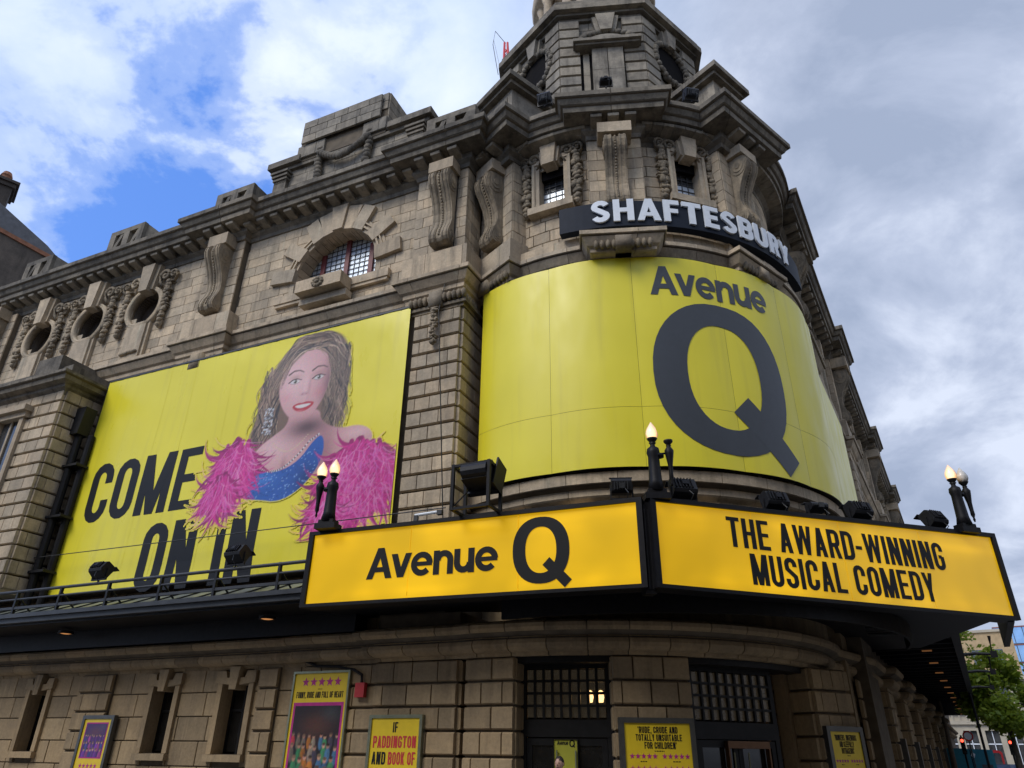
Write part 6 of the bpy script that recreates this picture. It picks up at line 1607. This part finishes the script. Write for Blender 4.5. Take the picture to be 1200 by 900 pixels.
# ------------------------------------------------------------------ street beyond on the right
def rear_car(label, x, y, az, mat, w_=1.75, h_=1.45):
    mw = Fr(x, y, -.12, az); o = thing('parked_car', label, 'car', mw)
    b = B().prismx([(-.02, .25), (-.06, .55), (0, .85), (.35, .95), (.75, h_), (2.0, h_), (2.9, .98), (3.9, .85), (4.05, .5), (4.0, .25)], -w_ / 2, w_ / 2); b.build('body', mat, o, mw)
    B().add([(-w_ / 2 + .15, .33, .97), (w_ / 2 - .15, .33, .97), (w_ / 2 - .25, .70, h_ - .06), (-w_ / 2 + .25, .70, h_ - .06)], [(0, 1, 2, 3)]).build('rear_window', M['pane_dim'], o, mw @ mov(0, -.03, 0), fix=False)
    for sg_ in (-1, 1): B().box(min(sg_ * .55, sg_ * .8), max(sg_ * .55, sg_ * .8), -.1, -.02, .62, .80).build('tail_light', M['red_light'], o, mw)
    B().box(-.26, .26, -.075, -.06, .45, .56).build('number_plate', M['poster'], o, mw)
    for sg_ in (-1, 1):
        for yy in (.7, 3.2): B().lathe([(.2, -.1), (.31, -.09), (.31, .09), (.2, .1)], 16, mov(sg_ * (w_ / 2 - .1), yy, .31) @ Matrix.Rotation(R(90), 4, 'Y')).build('wheel', M['black'], o, mw)
    return o
M['car_grey'] = plain('car_paint_grey', (.10, .11, .13), .25, metal=.4, var=.05, bump=0); M['car_black'] = plain('car_paint_black', (.02, .021, .025), .2, var=.05, bump=0)
M['teal'] = plain('teal_paint', (.015, .16, .22), .4, var=.1); M['bus_red'] = plain('red_paint', (.42, .02, .02), .3, var=.06, bump=0)
rear_car('dark car with red tail lights, left of the last cars in the far street', 38.1, 61.6, 211, M['car_black'])
rear_car('grey car with red tail lights at the right edge of the far street', 38.6, 60.0, 211, M['car_grey'])
# teal van
mw = Fr(30.35, 52.2, 0, 208); tv = thing('delivery_van', 'teal high-sided van standing beyond the theatre canopy', 'van', mw)
B().prism([(-1.35, .35), (1.25, .35), (1.25, 2.2), (-1.35, 2.3)], 0, 5).build('body', M['teal'], tv, mw)
B().box(-.06, .0, -.02, .0, .4, 2.2).build('door_seam', M['black'], tv, mw); B().prism([(-.05, 1.85), (.12, 1.72), (.22, 1.95), (.05, 2.05)], -.02, 0).build('sticker', M['white'], tv, mw); B().box(.45, 1.05, -.02, 0, .95, 1.35).build('label_panel', M['car_grey'], tv, mw)
for sg_ in (-1, 1):
    B().box(sg_ * 1.1 - .1, sg_ * 1.1 + .1, -.03, 0, .5, .8).build('tail_light', M['red_light'] if False else M['bus_red'], tv, mw)
    for yy in (1, 4): B().lathe([(.2, -.12), (.36, -.1), (.36, .1), (.2, .12)], 16, mov(sg_ * 1.05, yy, .36) @ Matrix.Rotation(R(90), 4, 'Y')).build('wheel', M['black'], tv, mw)
mw = Fr(57.0, 94.2, -.12, 211); bu = thing('red_bus', 'red vehicle with rounded roof and dark windscreen far down the street', 'bus', mw)
b = B().prism([(-1.25, .3), (1.25, .3), (1.25, 2.45), (1.1, 2.65), (.7, 2.75), (-.7, 2.75), (-1.1, 2.65), (-1.25, 2.45)], 0, 9); b.build('body', M['bus_red'], bu, mw)
B().prism([(-1.05, .9), (1.05, .9), (1.05, 2.3), (.9, 2.45), (-.9, 2.45), (-1.05, 2.3)], -.03, 0).build('windscreen', M['pane_dim'], bu, mw)
for sg_ in (-1, 1):
    B().box(sg_ * .95 - .15, sg_ * .95 + .15, -.05, 0, .55, .75).build('headlight', M['white'], bu, mw)
    B().lathe([(.2, -.12), (.45, -.1), (.45, .1), (.2, .12)], 16, mov(sg_ * 1.1, 2, .45) @ Matrix.Rotation(R(90), 4, 'Y')).build('wheel', M['black'], bu, mw)
def traffic_light(label, x, y, z, az):
    mw = Fr(x, y, 0, az); o = thing('traffic_light', label, 'traffic light', mw, 'red traffic lights in the side street')
    B().tube([(0, .1, -.12), (0, .1, z + .3)], .055, 8).build('pole', M['black'], o, mw); B().box(-.12, .12, -.12, .05, z - .72, z + .18).build('head', M['black'], o, mw); pass
    for k, m_ in enumerate(('red_light', 'lens', 'lens')):
        q = mov(0, -.12, z - .3 * k) @ Matrix.Rotation(R(90), 4, 'X'); B().lathe([(.085, -.01), (.085, .02), (.05, .04)], 14, q).build('signal', M[m_], o, mw); B().prism([(.13 * math.cos(a * PI / 8), z - .3 * k + .13 * math.sin(a * PI / 8)) for a in range(9)] + [(.115 * math.cos(a * PI / 8), z - .3 * k + .115 * math.sin(a * PI / 8)) for a in range(8, -1, -1)], -.28, -.12).build('visor', M['black'], o, mw)
traffic_light('red traffic light beside the canopy end, above the teal van', 27.4, 47.75, 2.63, 208)
traffic_light('red traffic light further right, in front of the pale building', 32.15, 50.7, 2.63, 209)
mw = Fr(29.2, 50.1, 0, 208); rs = thing('road_sign', 'small round road sign on a thin pole by the first traffic light', 'sign', mw); B().tube([(0, .05, 0), (0, .05, 3.2)], .04, 8).build('pole', M['gutter'], rs, mw); rx90 = mov(0, 0, 2.95) @ Matrix.Rotation(R(90), 4, 'X'); B().lathe([(.3, -.02), (.3, .01)], 20, rx90).build('sign_plate', M['white'], rs, mw); B().ring([(.22, -.035), (.3, -.035), (.3, -.012), (.22, -.012)], 20, mov(0, 0, 2.95)).build('sign_rim', M['bus_red'], rs, mw)
cps = thing('canopy_post', 'slim black post standing at the kerb under the far canopy edge', 'post', Fr(23.15, 38.6, 0, 208)); B().tube([(0, 0, 0), (-.0, 0, 4.6)], .06, 8).lathe([(.12, 0), (.1, .4), (.06, .5)], 10).build('shaft', M['black'], cps, cps.matrix_world)

# street tree
M['bark'] = plain('bark', (.10, .08, .06), .9, var=.3, scale=8, bump=.4)
def leafmat():
    m, t, b = new_mat('leaf'); g = N('ShaderNodeNewGeometry', t)
    c = ramp_n(t, g.outputs['Random Per Island'], [(0, (.09, .17, .018)), (.5, (.18, .28, .03)), (1, (.28, .36, .045))]); t.links.new(c, b.inputs['Base Color']); b.inputs['Roughness'].default_value = .55
    tr = N('ShaderNodeBsdfTranslucent', t); t.links.new(mix_n(t, .5, c, (.50, .58, .06)), tr.inputs['Color']); mx = N('ShaderNodeMixShader', t); mx.inputs[0].default_value = .5
    t.links.new(b.outputs[0], mx.inputs[1]); t.links.new(tr.outputs[0], mx.inputs[2]); t.links.new(mx.outputs[0], t.nodes['Material Output'].inputs[0]); return m
M['leaf'] = leafmat()
def tree(label, x, y, z0, zc, rx, rz, n_, seed):
    rnd = random.Random(seed); o = thing('street_tree', label, 'tree', mov(x, y, z0)); b = B()
    b.tube([(x, y, z0), (x + .1, y, z0 + (zc - z0) * .4), (x - .05, y, zc + rz * .5)], .20, 9, .05); clumps = []
    for i in range(34):
        a = rnd.uniform(0, 2 * PI); u = rnd.uniform(-.8, 1); q = math.sqrt(max(0, 1 - u * u)) * rnd.uniform(.45, .95)
        c = Vector((x + rx * q * math.cos(a), y + rx * q * math.sin(a), zc + rz * u * rnd.uniform(.7, 1))); clumps.append(c)
        if i % 2 == 0: s_ = Vector((x, y, zc - rz * .75 + rnd.uniform(0, rz * .7))); b.tube([s_, s_.lerp(c, .5) + Vector((0, 0, .15)), c], .06, 6, .015)
    b.build('trunk', M['bark'], o, None, True)
    lf = B()
    for i in range(n_):
        c = rnd.choice(clumps); p = c + Vector((rnd.gauss(0, .38), rnd.gauss(0, .38), rnd.gauss(0, .30))) * (rx / 2.4); s = rnd.uniform(.10, .20)
        d = Vector((rnd.gauss(0, 1), rnd.gauss(0, 1), rnd.gauss(0, .6) - .2)).normalized(); e = d.orthogonal().normalized(); e = (Matrix.Rotation(rnd.uniform(0, 6), 3, d) @ e)
        lf.add([p - d * s, p + e * s * .55 - d * s * .2, p + d * s, p - e * s * .55 - d * s * .2], [(0, 1, 2, 3)])
    lf.build('crown', M['leaf'], o, None, fix=False)
tree('leafy green street tree beside the end of the dark canopy', 26.95, 42.3, -.12, 4.7, 2.0, 2.2, 7600, 3)
tree('taller green tree showing above the side canopy behind the sign box', 27.5, 49.5, -.12, 8.2, 2.4, 2.6, 3800, 4)

# far buildings closing the side street
M['pale'] = plain('pale_stone', (.42, .37, .28), .85, var=.12, scale=.8); M['buff'] = plain('buff_brick', (.40, .29, .16), .85, var=.15, scale=1.5); M['glass_blue'] = plain('blue_glass', (.30, .45, .62), .12, metal=.7, var=.2, scale=.6, bump=0); M['mullion_red'] = plain('red_brown_band', (.22, .08, .06), .6)
mw = Fr(71, 111, -.1, 211); pb = thing('office_building', 'pale stone building with tall dark windows closing the far street', 'building', mw)
holes_ = []; cols = [-14 + i * 2.7 for i in range(14)]
for x in cols: holes_ += [rect_hole(x, x + 1.7, 1.0, 5.4), rect_hole(x + .1, x + 1.6, 8.0, 11.0)]
b = B(); backing(b, -16, 24, 0, 12.5, 0, .6, holes_, [1.0, 5.4, 8.0, 11.0]); b.box(-16, 24, .6, 12, 0, 12.5); b.build('wall', M['pale'], pb, mw)
b = B().box(-16.2, 24.2, -.4, 0, 6.2, 6.7).box(-16.2, 24.2, -.5, 0, 12.0, 12.6).box(-16.2, 24.2, -.25, 0, 0, .7); b.build('cornice', M['pale'], pb, mw)
wme = B().box(0, 1.7, .4, .45, 1.0, 5.4).mesh('window'); wme.materials.append(M['pane_dim']); wm2 = B().box(0, 1.5, .4, .45, 8, 11).mesh('window'); wm2.materials.append(M['pane_dim'])
fme = B().box(.80, .9, .3, .4, 1.0, 5.4).box(0, 1.7, .3, .4, 3.6, 3.75).mesh('window_frame'); fme.materials.append(M['white'])
for x in cols:
    w_ = link('window', wme, None, pb, mw @ mov(x, 0, 0)); link('window_frame', fme, None, w_, mw @ mov(x, 0, 0)); link('window', wm2, None, pb, mw @ mov(x + .1, 0, 0))
bal = B()
for i in range(44): bal.box(-15.9 + i * .9, -15.75 + i * .9, -.36, -.28, 6.7, 7.6)
bal.box(-16, 24, -.4, -.25, 7.6, 7.72); bal.build('balustrade', M['pale'], pb, mw)
mw = Fr(80, 124, 0, 211); bb_ = thing('brick_building', 'buff brick building rising behind the pale stone one', 'building', mw); B().box(-14, 3.2, 0, 10, 0, 20.5).build('wall', M['buff'], bb_, mw); B().box(-14.2, 3.4, -.3, 10.2, 20.5, 20.9).build('coping', M['pale'], bb_, mw)
for i in range(5): B().box(-12 + i * 3, -10.6 + i * 3, -.05, .02, 15.5, 17.8).build('window', M['pane_dim'], bb_, mw)
mw = Fr(93, 131.5, 0, 211); gb_ = thing('glass_building', 'blue glazed building with red-brown floor bands at the right edge', 'building', mw); B().box(-6, 16, .1, 12, 0, 23).build('core', M['car_grey'], gb_, mw)
gm = B().box(.06, 1.44, 0, .06, .15, 2.85).mesh('pane'); gm.materials.append(M['glass_blue'])
for i in range(14):
    for j in range(7): link('pane', gm, None, gb_, mw @ mov(-6 + i * 1.5, 0, 1.6 + j * 3.05))
b = B()
for j in range(8): b.box(-6, 16, -.1, .1, 1.4 + j * 3.05, 1.62 + j * 3.05)
b.build('floor_band', M['mullion_red'], gb_, mw)

# ------------------------------------------------------------------ neighbour at far left, crane
A_ = Vector((-32.37, 35.44)); Bv = Vector((-29.4, 37.95)); d = (Bv - A_).normalized(); nn = Vector((d.y, -d.x)); mw = Fr(A_.x, A_.y, 0, math.degrees(math.atan2(nn.x, nn.y)))
nb = thing('neighbouring_house', 'sooty brick house with slate roof and chimney behind the far left end', 'building', mw); Lg = (Bv - A_).length; sl = (29.55 - 30.4) / Lg
top = lambda x: 30.4 + sl * x
B().prism([(-6, 0), (Lg + 3, 0), (Lg + 3, top(Lg + 3)), (-6, top(-6))], 0, 5).build('gable_wall', M['brick'], nb, mw)
B().prism([(-6, top(-6)), (Lg + 3, top(Lg + 3)), (Lg + 3, top(Lg + 3) + .28), (-6, top(-6) + .28)], -.12, .4).build('coping', M['terracotta'], nb, mw)
rp = [(-6, 29), (5.6, 29.2), (2.6, 31.6), (-.6, 33.4), (-2.0, 34.2), (-6, 34.3)]
B().prism(rp, 1.5, 6).build('roof', M['slate'], nb, mw)
b = B().box(-3.4, -.4, 2.2, 4.0, 32, 35.3).box(-3.55, -.25, 2.05, 4.15, 35.3, 35.6).box(-3.7, -.1, 1.9, 4.3, 35.6, 35.8); b.build('chimney', M['brick'], nb, mw)
for x in (-2.8, -1.9, -1.0): B().lathe([(.34, 35.8), (.3, 36.5), (.36, 36.6), (.25, 36.9)], 12, mov(x, 3.0, 0)).build('chimney_pot', M['terracotta'], nb, mw)
cr = thing('tower_crane', 'distant red lattice crane mast rising behind the tower', 'crane', mov(-1.35, 72, 0)); b = B(); bz = [2 + i * 1.6 for i in range(60)]
xw = lambda z: .55 if z < 88 else .55 - .04 * (z - 88)
for sx_, sy_ in ((-1, -1), (1, -1), (1, 1), (-1, 1)): b.tube([(-1.35 + sx_ * .55, 72 + sy_ * .55, 0), (-1.35 + sx_ * .55, 72 + sy_ * .55, 88), (-1.35 - .2 + sx_ * .22, 72 + sy_ * .2, 97.5)], .17, 5)
for z in bz[20:]:
    if z > 95: break
    q = xw(z); q2 = xw(z + 1.6); c = -1.35 - (.2 * (z - 88) / 9 if z > 88 else 0)
    b.tube([(c - q, 72 - q, z), (c + q, 72 - q2, z + 1.6)], .09, 4).tube([(c + q, 72 - q, z), (c - q, 72 - q2, z + 1.6)], .05, 4).tube([(c - q, 72 + q, z), (c + q, 72 + q2, z + 1.6)], .05, 4)
b.build('mast', M['crane'], cr)
B().tube([(-1.6, 72, 97.5), (-3.2, 71, 99), (-3.5, 71, 96), (-2.6, 71.5, 90)], .05, 5).tube([(-3.4, 71, 97), (-2.0, 72, 90)], .03, 4).build('pendant_cable', M['gutter'], cr)

# ------------------------------------------------------------------ unseen terraces across both streets, added to block low sky light
def terrace(label, mw, length, height, seed):
    o = thing('sky_block_terrace', label, 'building', mw); rnd = random.Random(seed)
    n_ = int(length / 3.2); hs = [rect_hole(.9 + i * 3.2, 2.3 + i * 3.2, 4.6 + k * 3.6, 6.8 + k * 3.6) for i in range(n_) for k in range(int((height - 5) / 3.6))] + [rect_hole(.5 + i * 3.2, 2.8 + i * 3.2, .6, 3.1) for i in range(n_)]
    b = B(); backing(b, 0, length, 0, height, 0, .4, hs, [.6, 3.1] + [4.6 + k * 3.6 for k in range(5)] + [6.8 + k * 3.6 for k in range(5)]); b.box(0, length, .4, 9, 0, height); b.build('wall', M['buff'], o, mw)
    B().box(-.1, length + .1, -.35, 0, 3.5, 4.0).box(-.1, length + .1, -.45, 9, height, height + .5).build('cornice', M['pale'], o, mw)
    me = B().box(0, 1.4, .3, .36, 0, 2.2).mesh('window'); me.materials.append(M['pane_dim'])
    for i in range(n_):
        for k in range(int((height - 5) / 3.6)): link('window', me, None, o, mw @ mov(.9 + i * 3.2, 0, 4.6 + k * 3.6))
terrace('unseen buff brick terrace behind the viewer, added to block low sky light', Fr(62, -11, -.1, 5), 118, 20, 1)
x_, y_ = RW(118, -17.5); terrace('unseen buff brick terrace across the side street, added to block sky light', Fr(x_, y_, -.1, 301), 88, 12, 2)
